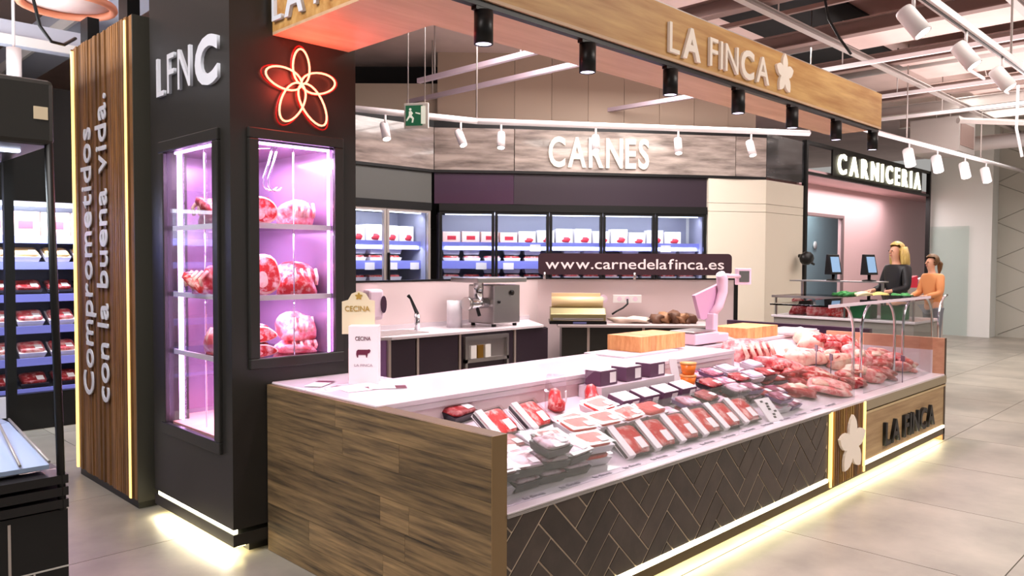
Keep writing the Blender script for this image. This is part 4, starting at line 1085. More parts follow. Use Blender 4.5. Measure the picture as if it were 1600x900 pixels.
for k in range(5):
    MB().lump(.075, .15, .065+.012*(k % 3), 400+k, .25, (-.2+k*.1, .02*(k % 2), 0), 2, True, .6).build('bag', mat('kraft_dark', (96, 62, 44), .6) if k % 2 == 0 else mat('kraft', (150, 106, 74), .6), kb, world=False)
so = thing('wall_sockets', 'row of wall sockets with a plugged black cable on the partition', 'socket', tuple(R3(975, 467, 9.93)), ad)
bx('plate', M_white, so, -.14, .22, -.01, .02, -.05, .05, .004, False)
for xx in (-.06, .04, .14): MB().tube([(xx, -.012, 0), (xx, -.008, 0)], .03, 14).build('outlet', M_scale, so, world=False)
MB().tube([(.04, -.03, 0), (.04, -.05, -.06), (-.02, -.07, -.11), (-.1, -.09, -.15), (-.16, -.1, -.19)], .012, 6).build('cable', M_blackm, so, world=False)
ks = thing('wall_valve', 'round white wall fitting left of the sockets', 'fitting', tuple(R3(943, 467, 9.93)), ad)
MB().tube([(0, -.012, 0), (0, .018, 0)], .05, 18).build('disc', M_scale, ks, world=False); MB().tube([(0, -.02, 0), (0, -.012, 0)], .025, 12).build('knob', M_white, ks, world=False)

# ================================================================== BUTCHER CASE, PEOPLE, TILLS (right, behind the kiosk)
sc_ = thing('serving_case', 'grey serving case with glass hood behind the kiosk end', 'counter', (9.6, 3.5, 0))
bx('body', mat('case_grey', (150, 144, 138), .5), sc_, 9.62, 10.5, 3.05, 4.75, 0, .93); bx('deck', M_counter, sc_, 9.6, 10.5, 3.03, 4.78, .93, .96, .004)
bx('front_pane', M_glass, sc_, 9.62, 9.628, 3.06, 4.75, .96, 1.20); bx('hood', thin_glass('hood_glass', (200, 190, 194), .06), sc_, 9.6, 10.3, 3.04, 4.77, 1.20, 1.212)
bx('hood_rail', M_steel, sc_, 9.59, 9.62, 3.04, 4.77, 1.185, 1.215)
for yy in (3.06, 3.85, 4.73): bx('hood_post', M_steel, sc_, 9.63, 9.65, yy-.01, yy+.01, .96, 1.185)
bx('back_shelf', M_steel, sc_, 10.12, 10.45, 3.62, 4.78, 1.385, 1.40); 
for yy in (3.65, 4.7): bx('shelf_leg', M_steel, sc_, 10.36, 10.38, yy, yy+.03, .96, 1.38)
for i, (yy, s, m, lb) in enumerate(((4.28, (.14, .13, .13), M_meatp, 'pink meat pile at the near left of the serving case'), (4.02, (.13, .12, .12), M_meat, 'red meat pile in the serving case beside the pink one'), (4.5, (.13, .13, .10), M_meatd, 'dark meat pile at the left end of the serving case'))):
    t = thing('meat_pile', lb, 'meat', (9.86, yy, .961), 0, 'meat in the serving case')
    MB().lump(s[0], s[1], s[2], 140+i, .25).build('flesh', m, t, world=False)
    for k in range(5): MB().lump(.05, .05, .04, 160+i*7+k, .2, (rnd.uniform(-.09, .05), rnd.uniform(-.09, .09), rnd.uniform(.06, .17)), 2).build('piece', rnd.choice((M_meat, M_fat, M_meatp)), t, world=False)
M_green = mat('parsley', (44, 128, 66), .6, noise=((90, 170, 96), (40, 40, 40), 3, .35, .65), bump=.6)
for i, (yy, lb) in enumerate(((3.98, 'bunch of green parsley on the case hood, left one'), (3.30, 'bunch of green parsley on the case hood, right one'))):
    t = thing('parsley_bunch', lb, 'herbs', (9.95, yy, 1.213), 0, 'parsley on the hood')
    for k in range(7): MB().lump(.06, .06, .035, 200+i*9+k, .4, (rnd.uniform(-.08, .08), rnd.uniform(-.1, .1), 0), 2).build('sprig', M_green, t, world=False)
for i, (yy, m, lb) in enumerate(((3.72, mat('cheese_cream', (236, 224, 186), .5), 'cream wrapped parcel between the parsley bunches'), (3.52, mat('parcel_yellow', (220, 200, 120), .5), 'yellowish parcel between the parsley bunches'))):
    t = thing('wrapped_parcel', lb, 'parcel', (9.9, yy, 1.213)); MB().lump(.09, .1, .045, 230+i, .15).build('wrap', m, t, world=False); bx('label', M_label, t, -.03, .03, -.03, .03, .05, .056, 0, False)
for i, yy in enumerate((3.72, 3.35)):
    t = thing('green_crate', 'green crate inside the serving case, '+('left', 'right')[i]+' one', 'crate', (9.9, yy, .961), 0, 'green crates')
    M_gc = mat('crate_green', (40, 120, 70), .5)
    bx('bottom', M_gc, t, -.12, .12, -.12, .12, 0, .01, 0, False)
    for a in ((-.12, -.11, -.12, .12), (.11, .12, -.12, .12), (-.11, .11, -.12, -.11), (-.11, .11, .11, .12)): bx('wall', M_gc, t, *a, .01, .16, 0, False)
    bx('content', M_label, t, -.09, .09, -.09, .09, .01, .12, 0, False)
M_scr = mat('till_screen', (120, 150, 180), .3, emit=(130, 165, 200), es=.7)
for i, (px, py) in enumerate(((1302, 410), (1358, 410))):
    p = R3(px, 435, 10.2); p.x = 10.28; p.y = P(px, 435, X=10.28).y; t = thing('till_screen', 'black till screen with blue display, '+('left by the doorway', 'right beside the blonde woman')[i], 'monitor', (p.x, p.y, 1.402), R(-8), 'till screens')
    MB().lathe([(0, 0), (.09, 0), (.08, .015), (.02, .02), (.02, .1), (0, .1)], 14).build('foot', M_blackm, t, world=False)
    MB().prism([(-.05, .08), (.05, .08), (.03, .34), (-.0, .34)], 'x', -.13, .13).build('housing', M_blackm, t, world=False, bevel=.005)
    MB().add([(-.10, -.052+.05*.12, .11), (.10, -.052+.05*.12, .11), (.10, -.012, .31), (-.10, -.012, .31)], [(0, 1, 2, 3)]).build('display', M_scr, t, world=False)

def skinmesh(name, m, parent, verts, edges, radii, root=0, sub=2):
    me = bpy.data.meshes.new(name); me.from_pydata([Vector(v) for v in verts], edges, []); me.materials.append(m)
    o = bpy.data.objects.new(name, me); col.objects.link(o); o.parent = parent
    md = o.modifiers.new('skin', 'SKIN'); md.use_smooth_shade = True
    if not me.skin_vertices: 
        bm = bmesh.new(); bm.from_mesh(me); bm.verts.layers.skin.verify(); bm.to_mesh(me); bm.free()
    for i, r in enumerate(radii):
        sv = me.skin_vertices[0].data[i]; sv.radius = (r, r) if not isinstance(r, tuple) else r; sv.use_root = (i == root)
    s_ = o.modifiers.new('sub', 'SUBSURF'); s_.levels = sub; s_.render_levels = sub
    return o
def person(label, loc, rz, k, hairm, topm, botm, bun=False, lean=.0, coat=True):
    t = thing('person', label, 'person', loc, rz); t.scale = (k, k, k)
    V = []; E_ = []; Rr = []
    def v(p, r, frm=None):
        V.append(p); Rr.append(r)
        if frm is not None: E_.append((frm, len(V)-1))
        return len(V)-1
    pel = v((0, 0, .93), (.145, .105)); sp = v((0, .0, 1.1), (.115, .09), pel); ch = v((0, .01+lean, 1.28), (.13, .10), sp)
    nb = v((0, .015+lean, 1.42), .065, ch); nk = v((0, .025+lean, 1.48), .048, nb)
    jw = v((0, .045+lean, 1.535), (.058, .07), nk); hd = v((0, .035+lean, 1.615), (.074, .09), jw); cr = v((0, .025+lean, 1.685), (.05, .062), hd)
    arms = []
    for s in (-1, 1):
        sh = v((s*.155, .0+lean, 1.37), .055, ch); el = v((s*.21, .05+lean, 1.11), .04, sh); wr = v((s*.15, .28+lean, 1.06), .026, el)
        hn = v((s*.145, .34+lean, 1.055), (.036, .02), wr)
        for f, (dx, ln_) in enumerate(((-.03, .075), (-.01, .085), (.01, .08), (.028, .062))):
            a = v((s*.145+dx, .385+lean, 1.05), .0095, hn); b_ = v((s*.145+dx, .36+ln_+lean, 1.025), .008, a)
        th = v((s*.145-s*.045, .35+lean, 1.05), .011, hn); v((s*.145-s*.05, .39+lean, 1.035), .009, th)
    for s in (-1, 1):
        hp = v((s*.085, 0, .85), .085, pel); kn = v((s*.09, .01, .48), .055, hp); an = v((s*.09, -.01, .09), .036, kn); v((s*.095, .12, .035), (.04, .028), an)
    skinmesh('body', M_skin, t, V, E_, Rr)
    # top garment
    V2 = [(0, 0, .86), (0, 0, 1.08), (0, .01+lean, 1.28), (0, .015+lean, 1.425)]; E2 = [(0, 1), (1, 2), (2, 3)]; R2 = [(.17, .13), (.145, .115), (.155, .12), (.082, .078)]
    for s in (-1, 1):
        n_ = len(V2); V2 += [(s*.165, lean, 1.365), (s*.225, .05+lean, 1.11), (s*.155, .25+lean, 1.06)]; E2 += [(2, n_), (n_, n_+1), (n_+1, n_+2)]; R2 += [.075, .058, .045]
    skinmesh('jacket' if coat else 'top', topm, t, V2, E2, R2)
    V3 = [(0, 0, .95)]; E3 = []; R3_ = [(.155, .12)]
    for s in (-1, 1):
        n_ = len(V3); V3 += [(s*.09, 0, .84), (s*.092, .01, .48), (s*.092, -.01, .14)]; E3 += [(0, n_), (n_, n_+1), (n_+1, n_+2)]; R3_ += [.1, .07, .055]
    skinmesh('trousers', botm, t, V3, E3, R3_)
    for s in (-1, 1): MB().lump(.045, .12, .04, 300, .05, (s*.095, .06, 0), 2).build('shoe', M_blackm, t, world=False)
    # hair: cap plus locks
    cz = 1.625
    hb_ = MB(); bm = bmesh.new(); bmesh.ops.create_icosphere(bm, subdivisions=3, radius=1)
    vs = []
    for q in bm.verts:
        p = q.co; back = max(0, -p.y)
        vs.append(Vector((p.x*.094, p.y*.108+.015+lean-.012*back, p.z*.105+cz+.018)))
    keep = [f for f in bm.faces if not (sum(q.co.y for q in f.verts)/3 > .28 and sum(q.co.z for q in f.verts)/3 < .52)]
    hb_.add(vs, [[q.index for q in f.verts] for f in keep], True); bm.free(); hb_.build('hair', hairm, t, world=False)
    if bun:
        MB().tube([(0, -.09+lean, 1.62), (0, -.135+lean, 1.58), (0, -.13+lean, 1.50), (0, -.12+lean, 1.42)], [.04, .045, .035, .012], 8).build('ponytail', hairm, t, world=False)
    else:
        for i in range(7):
            a = R(-160+i*53.3/1.0*.9); cx, cy = .088*math.sin(a*.62), -.065*abs(math.cos(a*.62))-.005
            MB().tube([(cx*.9, cy+lean, 1.66), (cx*1.15, cy*1.2+lean, 1.55), (cx*1.2, cy*1.3+lean-.01, 1.44), (cx*.95, cy*1.25+lean-.02, 1.33)], [.045, .056, .052, .014], 8).build('hair_lock', hairm, t, world=False)
    M_eye = mat('eye_dark', (40, 28, 24), .3)
    for s in (-1, 1): MB().lump(.011, .006, .008, 310, 0, (s*.031, .122+lean, 1.612), 2, False).build('eye', M_eye, t, world=False)
    MB().tube([(0, .118+lean, 1.62), (0, .135+lean, 1.588), (0, .125+lean, 1.578)], [.008, .013, .009], 6).build('nose', M_skin, t, world=False)
    MB().lump(.022, .006, .007, 311, 0, (0, .119+lean, 1.55), 2, False).build('mouth', mat('lips', (176, 84, 80), .4), t, world=False)
    return t
M_blond = mat('hair_blonde', (176, 142, 72), .5, noise=((222, 196, 120), (60, 60, 8), 3, .35, .65))
M_brown = mat('hair_brown', (84, 58, 36), .5, noise=((126, 92, 56), (60, 60, 8), 3, .35, .65))
pf = MB().prism([(10.75, 3.12), (13.2, 3.83), (13.2, 5.2), (10.75, 5.2)], 'z', 0, .15).build('duckboard', mat('duckboard_grey', (110, 104, 98), .6)); tag(pf, 'low grey platform behind the serving case', 'platform')
w1 = plan(1402, 11.0); w2 = plan(1459, 11.7)
person('woman with long blonde hair in a black jacket facing left', (w1.x, w1.y, .158), R(62), 1.02, M_blond, mat('jacket_black', (26, 26, 30), .5), mat('trouser_dark', (40, 40, 48), .6))
person('woman with tied brown hair in an orange top facing left', (w2.x, w2.y, .158), R(58), .925, M_brown, mat('top_orange', (226, 150, 96), .6), mat('trouser_grey', (120, 122, 130), .6), True, .02, False)

# shelf rack of goods between the two women
q = R3(1436, 432, 12.6)
gs = thing('goods_stand', 'small stand with red and white goods between the two women', 'stand', (q.x+.5, q.y+.05, .0), R(-45))
bx('column', M_galv, gs, -.3, .3, 0, .3, 0, 1.22, 0, False)
for k, (x0, z, m) in enumerate(((-.3, 1.22, M_redprint), (-.1, 1.22, M_label), (.1, 1.22, M_galv))):
    MB().prism([(x0, z), (x0+.19, z), (x0+.19, z+.2), (x0+.02, z+.14)], 'y', .05, .2).build('goods', m, gs, world=False)

# teal glass door by the pilaster, wall speaker by the post
gd = bx('glass_door', thin_glass('teal_glass', (247, 251, 250), .05), None, 19.38, 19.40, 5.05, 5.85, .02, 2.45); tag(gd, 'pale teal glass door leaf standing against the white pilaster', 'door')
p = P(1253, 398, Y=YC-.1)
spk = thing('wall_camera', 'small black device clamped to the left shopfront post', 'device', (p.x, YC-.08, p.z))
MB().lump(.17, .1, .12, 320, .12, (0, -.1, -.06), 2, False).build('housing', M_blackm, spk, world=False)
MB().cyl((0, -.06, -.02), (.0, .035, -.02), .03, 8).build('clamp', M_blackm, spk, world=False)
MB().tube([(.05, -.1, -.1), (.2, -.14, -.16)], .02, 6).build('arm', M_blackm, spk, world=False)

# ================================================================== LEFT: MULTIDECK, FOREGROUND CHILLER
md = thing('multideck_chiller', 'open multideck chiller with packed meat on the far left', 'chiller', (.6, 8.6, 0))
MX0, MX1, MY = -.6, 2.75, 8.55
bx('base', M_blackm, md, MX0, MX1, MY, MY+.9, 0, .35); bx('back', M_frin, md, MX0, MX1, MY+.85, MY+.9, .35, 2.35)
bx('canopy', M_blackm, md, MX0, MX1, MY+.1, MY+.9, 2.2, 2.4); bx('side', M_blackm, md, MX1, MX1+.05, MY+.1, MY+.9, 0, 2.4)
bx('light_tube', M_coldled, md, MX0+.1, MX1-.1, MY+.22, MY+.26, 2.16, 2.2)
MZ = (1.86, 1.60, 1.28, .97, .66, .37)
for i, z in enumerate(MZ):
    y0 = MY+.36-.05*i
    s_ = bx('shelf', M_frin, md, MX0, MX1, y0, MY+.85, z-.025, z); bx('price_rail', M_rail, s_, MX0, MX1, y0-.02, y0, z-.06, z+.015)
l = area('chiller_light', (1.2, MY+.15, 2.1), 3.0, 75, (.86, .9, 1), (R(30), 0, 0), .1)
pr_tray = proto_tray('meat_tray', M_trayw, M_meatp, .24, .18, .07); pr_yel = proto_tray('chicken_tray', M_trayw, mat('chicken_yellow', (228, 190, 130), .4), .24, .18, .07)
pr_drk = proto_tray('beef_tray', M_tray, M_meatd, .24, .18, .06); HIDE += [pr_tray, pr_yel, pr_drk]
shn = ('top', 'second', 'third', 'fourth', 'fifth', 'lowest')
for i, z in enumerate(MZ):
    y0 = MY+.36-.05*i; x = 1.3
    while x < 2.7:
        if i == 0: pr, rot, zz_ = pr_cardp, (0, 0, 0), z+.003
        else: pr, rot, zz_ = (pr_yel, pr_drk, pr_tray, pr_tray, pr_drk)[i-1], (R(24), 0, 0), z+.045
        dup(pr, (x, y0+.13, zz_), rot, ('carton' if i == 0 else 'meat tray')+' on the '+shn[i]+' shelf of the open multideck, '+NTH[int((x-1.29)/.275)]+' from left', 'multideck '+shn[i]+' shelf', (1.0, 1.15, 1.15))
        x += .275
# wall panels above it
aw = thing('menu_board', 'dark signs and pale boards above the multideck chiller', 'sign', (1.4, 9.6, 2.4))
bx('pale_board', mat('pale_board', (150, 146, 132), .6), aw, -.5, 1.7, 9.5, 9.55, 2.42, 3.2)
for k, (xa, xb_, z) in enumerate(((1.2, 1.9, 2.9), (1.25, 2.1, 2.62), (1.4, 2.2, 3.12))): bx('dark_strip', mat('strip_navy', (24, 28, 40), .5), aw, xa, xb_, 9.44, 9.48, z, z+.16)
bx('blue_card', mat('blue_card', (50, 90, 170), .5), aw, 2.25, 2.4, 9.44, 9.48, 2.95, 3.12)
bx('black_field', M_blackm, aw, -.6, 3.4, 9.6, 9.65, 2.42, 3.5)

fc = thing('black_chiller', 'black chiller cabinet with glass end in the left foreground', 'chiller', (.3, 3.55, 0))
FX0, FX1, FY0, FY1 = -.7, .98, 3.55, 4.35
bx('base_panel', M_blackm, fc, FX0, FX1, FY0, FY1, 0, .38); bx('base_panel', M_blackm, fc, FX0, FX1, FY0, FY1, .385, .62)
for k in range(3): bx('grille_bar', mat('grille_black', (34, 32, 32), .35, .4), fc, FX0, FX1, FY0-.015, FY1, .63+k*.05, .665+k*.05)
bx('joint', mat('joint_pale', (190, 186, 180), .5), fc, FX0, FX1, FY0-.003, FY0, .38, .386); bx('joint', mat('joint_pale', (190, 186, 180), .5), fc, .852, .858, FY0-.003, FY0, .02, .38)
bx('plinth_edge', M_galv, fc, .765, .775, FY0-.004, FY0, 0, .6)
MB().tube([(FX1-.02, FY0, .62), (FX1-.035, FY0, 1.4), (FX1-.05, FY0, 2.2)], .016, 8).build('corner_post', M_blackm, fc)
bx('rear_post', M_blackm, fc, FX1-.04, FX1, FY1-.04, FY1, .62, 2.2)
bx('end_pane', M_glass, fc, FX0, FX1-.03, FY0+.01, FY0+.016, .79, 2.12)
bx('canopy', M_black, fc, FX0, FX1-.03, FY0-.02, FY1, 2.1, 2.36, .02); bx('label', mat('label_beige', (206, 190, 160), .6), fc, .875, .925, FY0-.024, FY0-.02, 2.2, 2.25)
bx('canopy_light', M_coldled, fc, FX0, FX1-.1, FY0+.2, FY0+.24, 2.09, 2.1)
M_blue = mat('basket_blue', (176, 188, 216), .4)
l = area('chiller_light', (.3, FY0+.4, 2.07), 1.1, 14, (.88, .93, 1), (0, 0, 0), .3); l.data.energy = 20  # area lamp added under the canopy to brighten the liner
A_, B_, C_, D_, E_2 = (FX0, FY0+.06, .80), (.93, FY0+.06, .80), (.93, FY1-.1, .88), (.50, FY1-.1, 1.16), (FX0, FY1-.1, 1.16)
lw_ = [(p_[0], p_[1], .782) for p_ in (A_, B_, C_, D_, E_2)]
MB().add([A_, B_, C_, D_, E_2]+lw_, [(0, 1, 2), (0, 2, 3), (0, 3, 4), (9, 8, 7, 6, 5), (0, 5, 6, 1), (1, 6, 7, 2), (2, 7, 8, 3), (3, 8, 9, 4), (4, 9, 5, 0)]).build('sloped_liner', M_blue, fc)
for k in range(8):
    u = k/7; a_ = Vector(A_).lerp(Vector(B_), .55+.45*u); b2 = Vector(D_).lerp(Vector(C_), u)
    MB().tube([a_+Vector((0, 0, .012)), b2+Vector((0, 0, .014))], .006, 6).build('wire', M_galv, fc)
bx('price_strip', M_label, fc, .45, .92, FY1-.098, FY1-.09, .9, 1.0)

# ================================================================== CEILING FITTINGS
def member(name, label, a, b_, wd, ht, m, cat='joist', group=None):
    a, b_ = Vector(a), Vector(b_); d = b_-a; t = thing(name, label, cat, a, math.atan2(d.y, d.x), group)
    ln_ = math.hypot(d.x, d.y)
    MB().box(0, ln_, -wd/2, wd/2, 0, .012).build('bottom_flange', m, t, world=False)
    MB().box(0, ln_, -.008, .008, .012, ht).build('web', m, t, world=False)
    MB().box(0, ln_, -wd/2, wd/2, ht, ht+.012).build('top_flange', m, t, world=False)
    return t
for X_, lb in ((7.65, 'steel ceiling joist nearest above the header beam'), (9.4, 'steel ceiling joist second above the header beam'), (11.15, 'steel ceiling joist crossing just past the beam end'), (13.65, 'steel ceiling joist in the middle of the right ceiling'), (15.1, 'steel ceiling joist beyond the middle of the right ceiling'), (16.6, 'steel ceiling joist farthest from the counter')):
    member('ceiling_joist', lb, (X_, -1.5, 4.3), (X_, 5.6, 4.3), .14, .16, M_joist if X_ < 14 else M_galv, 'joist', 'steel ceiling joists')
for Y_, lb in ((2.0, 'long grey channel under the joists on the right'), (3.9, 'long grey channel under the joists behind the beam')):
    member('ceiling_channel', lb, (6.0, Y_, 4.2), (19, Y_, 4.2), .08, .05, M_galv, 'channel', 'grey ceiling channels')
rnd2 = random.Random(5)
for k, (xa, ya, xb_, yb, z, r, lb) in enumerate(((17.6, -2, 17.6, 5, 4.0, .14, 'thick pale ventilation pipe across the far ceiling'), (12.3, -1, 12.3, 5.5, 4.55, .09, 'thin pale pipe above the joists'), (10.2, 0, 18.6, 3.1, 4.5, .06, 'slanting pipe running to the far wall'), (14.2, 3.9, 19, .2, 3.95, .05, 'diagonal brace pipe near the far wall'), (15.6, 0.2, 19, 3.6, 3.83, .05, 'second diagonal brace pipe near the far wall'))):
    t = thing('ceiling_pipe', lb, 'pipe', (xa, ya, z)); d = Vector((xb_-xa, yb-ya, 0))
    MB().cyl((0, 0, 0), d, r, 12).build('pipe', M_trackw if k % 2 == 0 else M_galv, t, world=False)
    for u in (.2, .5, .8): MB().cyl(d*u, d*u+Vector((0, 0, CZ-z)), .012, 6).build('hanger', M_galv, t, world=False)
for k, (x, y, sx_, sy_, lb) in enumerate(((10.2, 2.6, 1.3, 3.2, 'large pink tinted ceiling panel right of the beam'), (12.4, 2.4, 1.8, 3.4, 'large cream ceiling panel between the joists'), (8.5, 1.6, 1.2, 2.6, 'ceiling panel above the shop name'), (15.1, 2.9, 1.4, 2.0, 'pale ceiling box towards the far wall'))):
    t = thing('ceiling_panel', lb, 'ceiling panel', (x, y, 4.5))
    MB().box(-sx_/2, sx_/2, -sy_/2, sy_/2, 0, .04).build('sheet', M_ceil, t, world=False)
    for u in (-.4, .4): MB().cyl((u*sx_, 0, .04), (u*sx_, 0, CZ-4.5), .01, 6).build('hanger', M_galv, t, world=False)
bxx = thing('air_box', 'hanging ventilation box with pale sides in the far ceiling', 'duct', (15.85, 4.6, 3.62))
MB().box(-.5, .5, -.4, .4, 0, .6).build('box', M_galv, bxx, world=False); MB().box(-.4, .4, -.41, -.4, .1, .5).build('grille', M_joist, bxx, world=False)
for u in (-.4, .4): MB().cyl((u, 0, .6), (u, 0, CZ-3.62), .012, 6).build('hanger', M_galv, bxx, world=False)
# lattice trusses and thin struts filling the far ceiling
for k, (Y_, z, lb) in enumerate(((1.2, 4.05, 'pale lattice truss low in the far right ceiling'), (3.4, 4.45, 'pale lattice truss high in the far right ceiling'))):
    t = thing('lattice_truss', lb, 'truss', (12.6, Y_, z))
    for zz_ in (0, .3): MB().cyl((0, 0, zz_), (6.9, 0, zz_), .022, 6).build('chord', M_trackw, t, world=False)
    for i in range(16): MB().cyl((i*.43, 0, 0 if i % 2 else .3), (i*.43+.43, 0, .3 if i % 2 else 0), .012, 5).build('diagonal', M_galv, t, world=False)
    for u in (.5, 3.4, 6.4): MB().cyl((u, 0, .3), (u, 0, CZ-z), .01, 5).build('hanger', M_galv, t, world=False)
for X_, z, lb in ((8.5, 4.42, 'thin dark strut between the first two joists'), (10.3, 4.15, 'thin pale strut just before the beam end'), (12.3, 4.1, 'thin pale strut past the beam end'), (14.4, 4.12, 'thin pale strut near the middle joists'), (18.3, 4.2, 'thin pale strut at the far wall')):
    t = thing('thin_strut', lb, 'strut', (X_, -1, z), 0, 'thin ceiling struts'); bx('bar', M_joist if X_ < 9 else M_trackw, t, -.025, .025, 0, 6.3, 0, .05, 0, False)
    for u in (1.2, 5.2): MB().cyl((0, u, .05), (0, u, CZ-z), .009, 5).build('hanger', M_galv, t, world=False)
vd = mat('void_black', (14, 13, 13), .8)  # flat black sheets stand in for the shade inside open voids
for k, (x, y, sx_, sy_, lb) in enumerate(((9.6, 4.6, .9, .7, 'dark opening in the ceiling behind the beam flower'), (12.3, 4.9, 1.0, .6, 'dark opening in the ceiling above the butcher sign'), (14.6, 2.0, 1.2, 1.0, 'dark opening in the far ceiling'), (17.2, 2.6, 1.6, 1.4, 'large dark opening at the far end of the ceiling'))):
    t = thing('ceiling_opening', lb, 'opening', (x, y, CZ-.03), 0, 'ceiling openings'); bx('void_sheet', vd, t, -sx_, sx_, -sy_, sy_, 0, .03, 0, False); bx('rim', M_galv, t, -sx_-.04, -sx_, -sy_, sy_, -.04, .03, 0, False); bx('rim', M_galv, t, sx_, sx_+.04, -sy_, sy_, -.04, .03, 0, False)
# white lighting tracks
def on_track(a, b_, px):
    lo_, hi_ = 0.0, 1.0
    for _ in range(40):
        m_ = (lo_+hi_)/2
        if pix(a+(b_-a)*m_)[0] < px: lo_ = m_
        else: hi_ = m_
    return a+(b_-a)*lo_
def wspot(p, lb, tilt, ln_=.2, r=.045, rz=-45, light=0):
    p = p-Vector((0, 0, ln_/2+.08+.03)); t = thing('track_spotlight', lb, 'spotlight', p, R(rz), 'white track spotlights')
    e = Matrix.Rotation(R(tilt), 4, 'Y') @ Matrix.Rotation(R(-22), 4, 'X')
    h = MB().lathe([(0, ln_/2), (r*.9, ln_/2), (r, ln_/2-.02), (r, -ln_/2), (r*.86, -ln_/2), (r*.86, -ln_/2+.015), (0, -ln_/2+.015)], 18).build('housing', M_trackw, t, world=False); h.matrix_local = e
    g = MB().lathe([(0, -ln_/2+.014), (r*.85, -ln_/2+.014), (r*.85, -ln_/2+.002), (0, -ln_/2+.002)], 16).build('lens', M_lamp, t, world=False); g.matrix_local = e
    MB().cyl((0, 0, ln_*.3), (0, 0, ln_/2+.08), .012, 8).build('stem', M_trackw, t, world=False)
    if light:
        l = bpy.data.lights.new('beam', 'SPOT'); l.energy = light; l.color = (1, .95, .9); l.spot_size = R(75); l.spot_blend = .7; l.shadow_soft_size = .05
        o = bpy.data.objects.new('beam', l); col.objects.link(o); o.parent = t; o.matrix_local = e @ Matrix.Translation((0, 0, -ln_/2-.02))
tk = thing('lighting_track', 'bent white lighting track in front of the grey fascia', 'track', R3(745, 190, 9.0))
T1 = [R3(545, 166, 8.25), R3(745, 190, 9.0), R3(1265, 208, 9.75)]
for v_ in T1: v_.z = 3.245
for a, b_ in zip(T1[:-1], T1[1:]):
    MB().tube([a, b_], .035, 4).build('rail', M_trackw, tk)
for v_ in T1: MB().cyl(v_, v_+Vector((0, 0, CZ-v_.z)), .008, 6).build('hanger', M_galv, tk)
nmw = ('left of the exit sign', 'right of the exit sign', 'second right of the exit sign', 'in front of the word on the fascia', 'right of the word on the fascia', 'above the cream column')
for (px, py, tl_), nm in zip(((602, 185, -14), (720, 203, -22), (783, 206, 0), (931, 210, 0), (1060, 215, 0), (1174, 222, -8)), nmw):
    a, b_ = (T1[0], T1[1]) if px < 745 else (T1[1], T1[2])
    wspot(on_track(a, b_, px), 'white track spotlight '+nm, tl_, .2, .047, -45, 70)
tk = thing('lighting_track', 'white lighting track with three large spots at the top right', 'track', (7.3, 1.79, 3.4))
bx('rail', M_trackw, tk, 5.2, 12, 1.76, 1.82, 3.40, 3.45); bx('groove', M_blackm, tk, 5.2, 12, 1.782, 1.798, 3.395, 3.40)
for xx in (6, 8, 10): MB().cyl((xx, 1.79, 3.45), (xx, 1.79, CZ), .01, 6).build('hanger', M_galv, tk)
for (px, py), nm, D in zip(((1428, 32), (1510, 82), (1567, 117)), ('nearest', 'second', 'third'), (5.35, 6.3, 7.0)):
    wspot(on_track(Vector((5.2, 1.79, 3.43)), Vector((12, 1.79, 3.43)), px), 'large white track spotlight at the top right, '+nm+' one', -28, .21, .06, -45, 60)
tk = thing('lighting_track', 'white lighting track along the butcher shopfront', 'track', (14.5, 4.0, 3.4))
MB().tube([(10.6, 4.1, 3.42), (18.6, 3.7, 3.42)], .035, 4).build('rail', M_trackw, tk)
for u in (.2, .6): MB().cyl((10.6+8*u, 4.1-.4*u, 3.45), (10.6+8*u, 4.1-.4*u, CZ), .01, 6).build('hanger', M_galv, tk)
for (px, py), nm, D in zip(((1421, 243), (1465, 256), (1508, 267), (1541, 275)), ('first from the left', 'second from the left', 'third from the left', 'last on the right'), (14.2, 15.4, 16.6, 17.6)):
    wspot(on_track(Vector((10.6, 4.1, 3.42)), Vector((18.6, 3.7, 3.42)), px), 'small white spotlight along the butcher shopfront, '+nm, 0, .26, .075, -45, 60)
for (px, py), nm in zip(((1271, 292), (1315, 300), (1374, 308)), ('left', 'middle', 'right')):  # spotlights built in place of lamp reflections in the glass
    p = P(px, py, Y=YC+1.1); t = thing('reflection_spot', 'small white spotlight shape for a lamp reflection in the pink room, '+nm+' one', 'spotlight', p, 0, 'lamp reflections in the pink room')
    MB().lathe([(0, .12), (.05, .12), (.05, 0), (0, 0)], 14).build('housing', M_trackw, t, world=False); MB().lathe([(0, -.001), (.045, -.001), (.045, -.01), (0, -.01)], 14).build('lens', M_lamp, t, world=False)
    MB().cyl((0, 0, .12), (0, 0, max(.15, 3.18-p.z)), .008, 6).build('stem', M_trackw, t, world=False)
# lilac tubes under the kiosk ceiling (run along Y)
for (a, b_, lb) in (((7.25, 5.6, 4.0), (7.25, 9.4, 4.0), 'lilac strut running back above the exit sign'), ((6.5, 6.0, 4.0), (6.5, 8.2, 4.0), 'shorter lilac strut left of the long one'), ((9.8, 5.6, 4.0), (9.8, 8.2, 4.0), 'lilac strut above the fascia word')):
    t = thing('ceiling_strut', lb, 'strut', a, 0, 'lilac struts'); d = Vector(b_)-Vector(a)
    MB().box(-.03, .03, 0, d.y, -.03, .03).build('bar', mat('strut_lilac', (196, 176, 186), .4), t, world=False)
    for u in (.15, .85): MB().cyl((0, d.y*u, .03), (0, d.y*u, CZ-a[2]), .01, 6).build('hanger', M_galv, t, world=False)
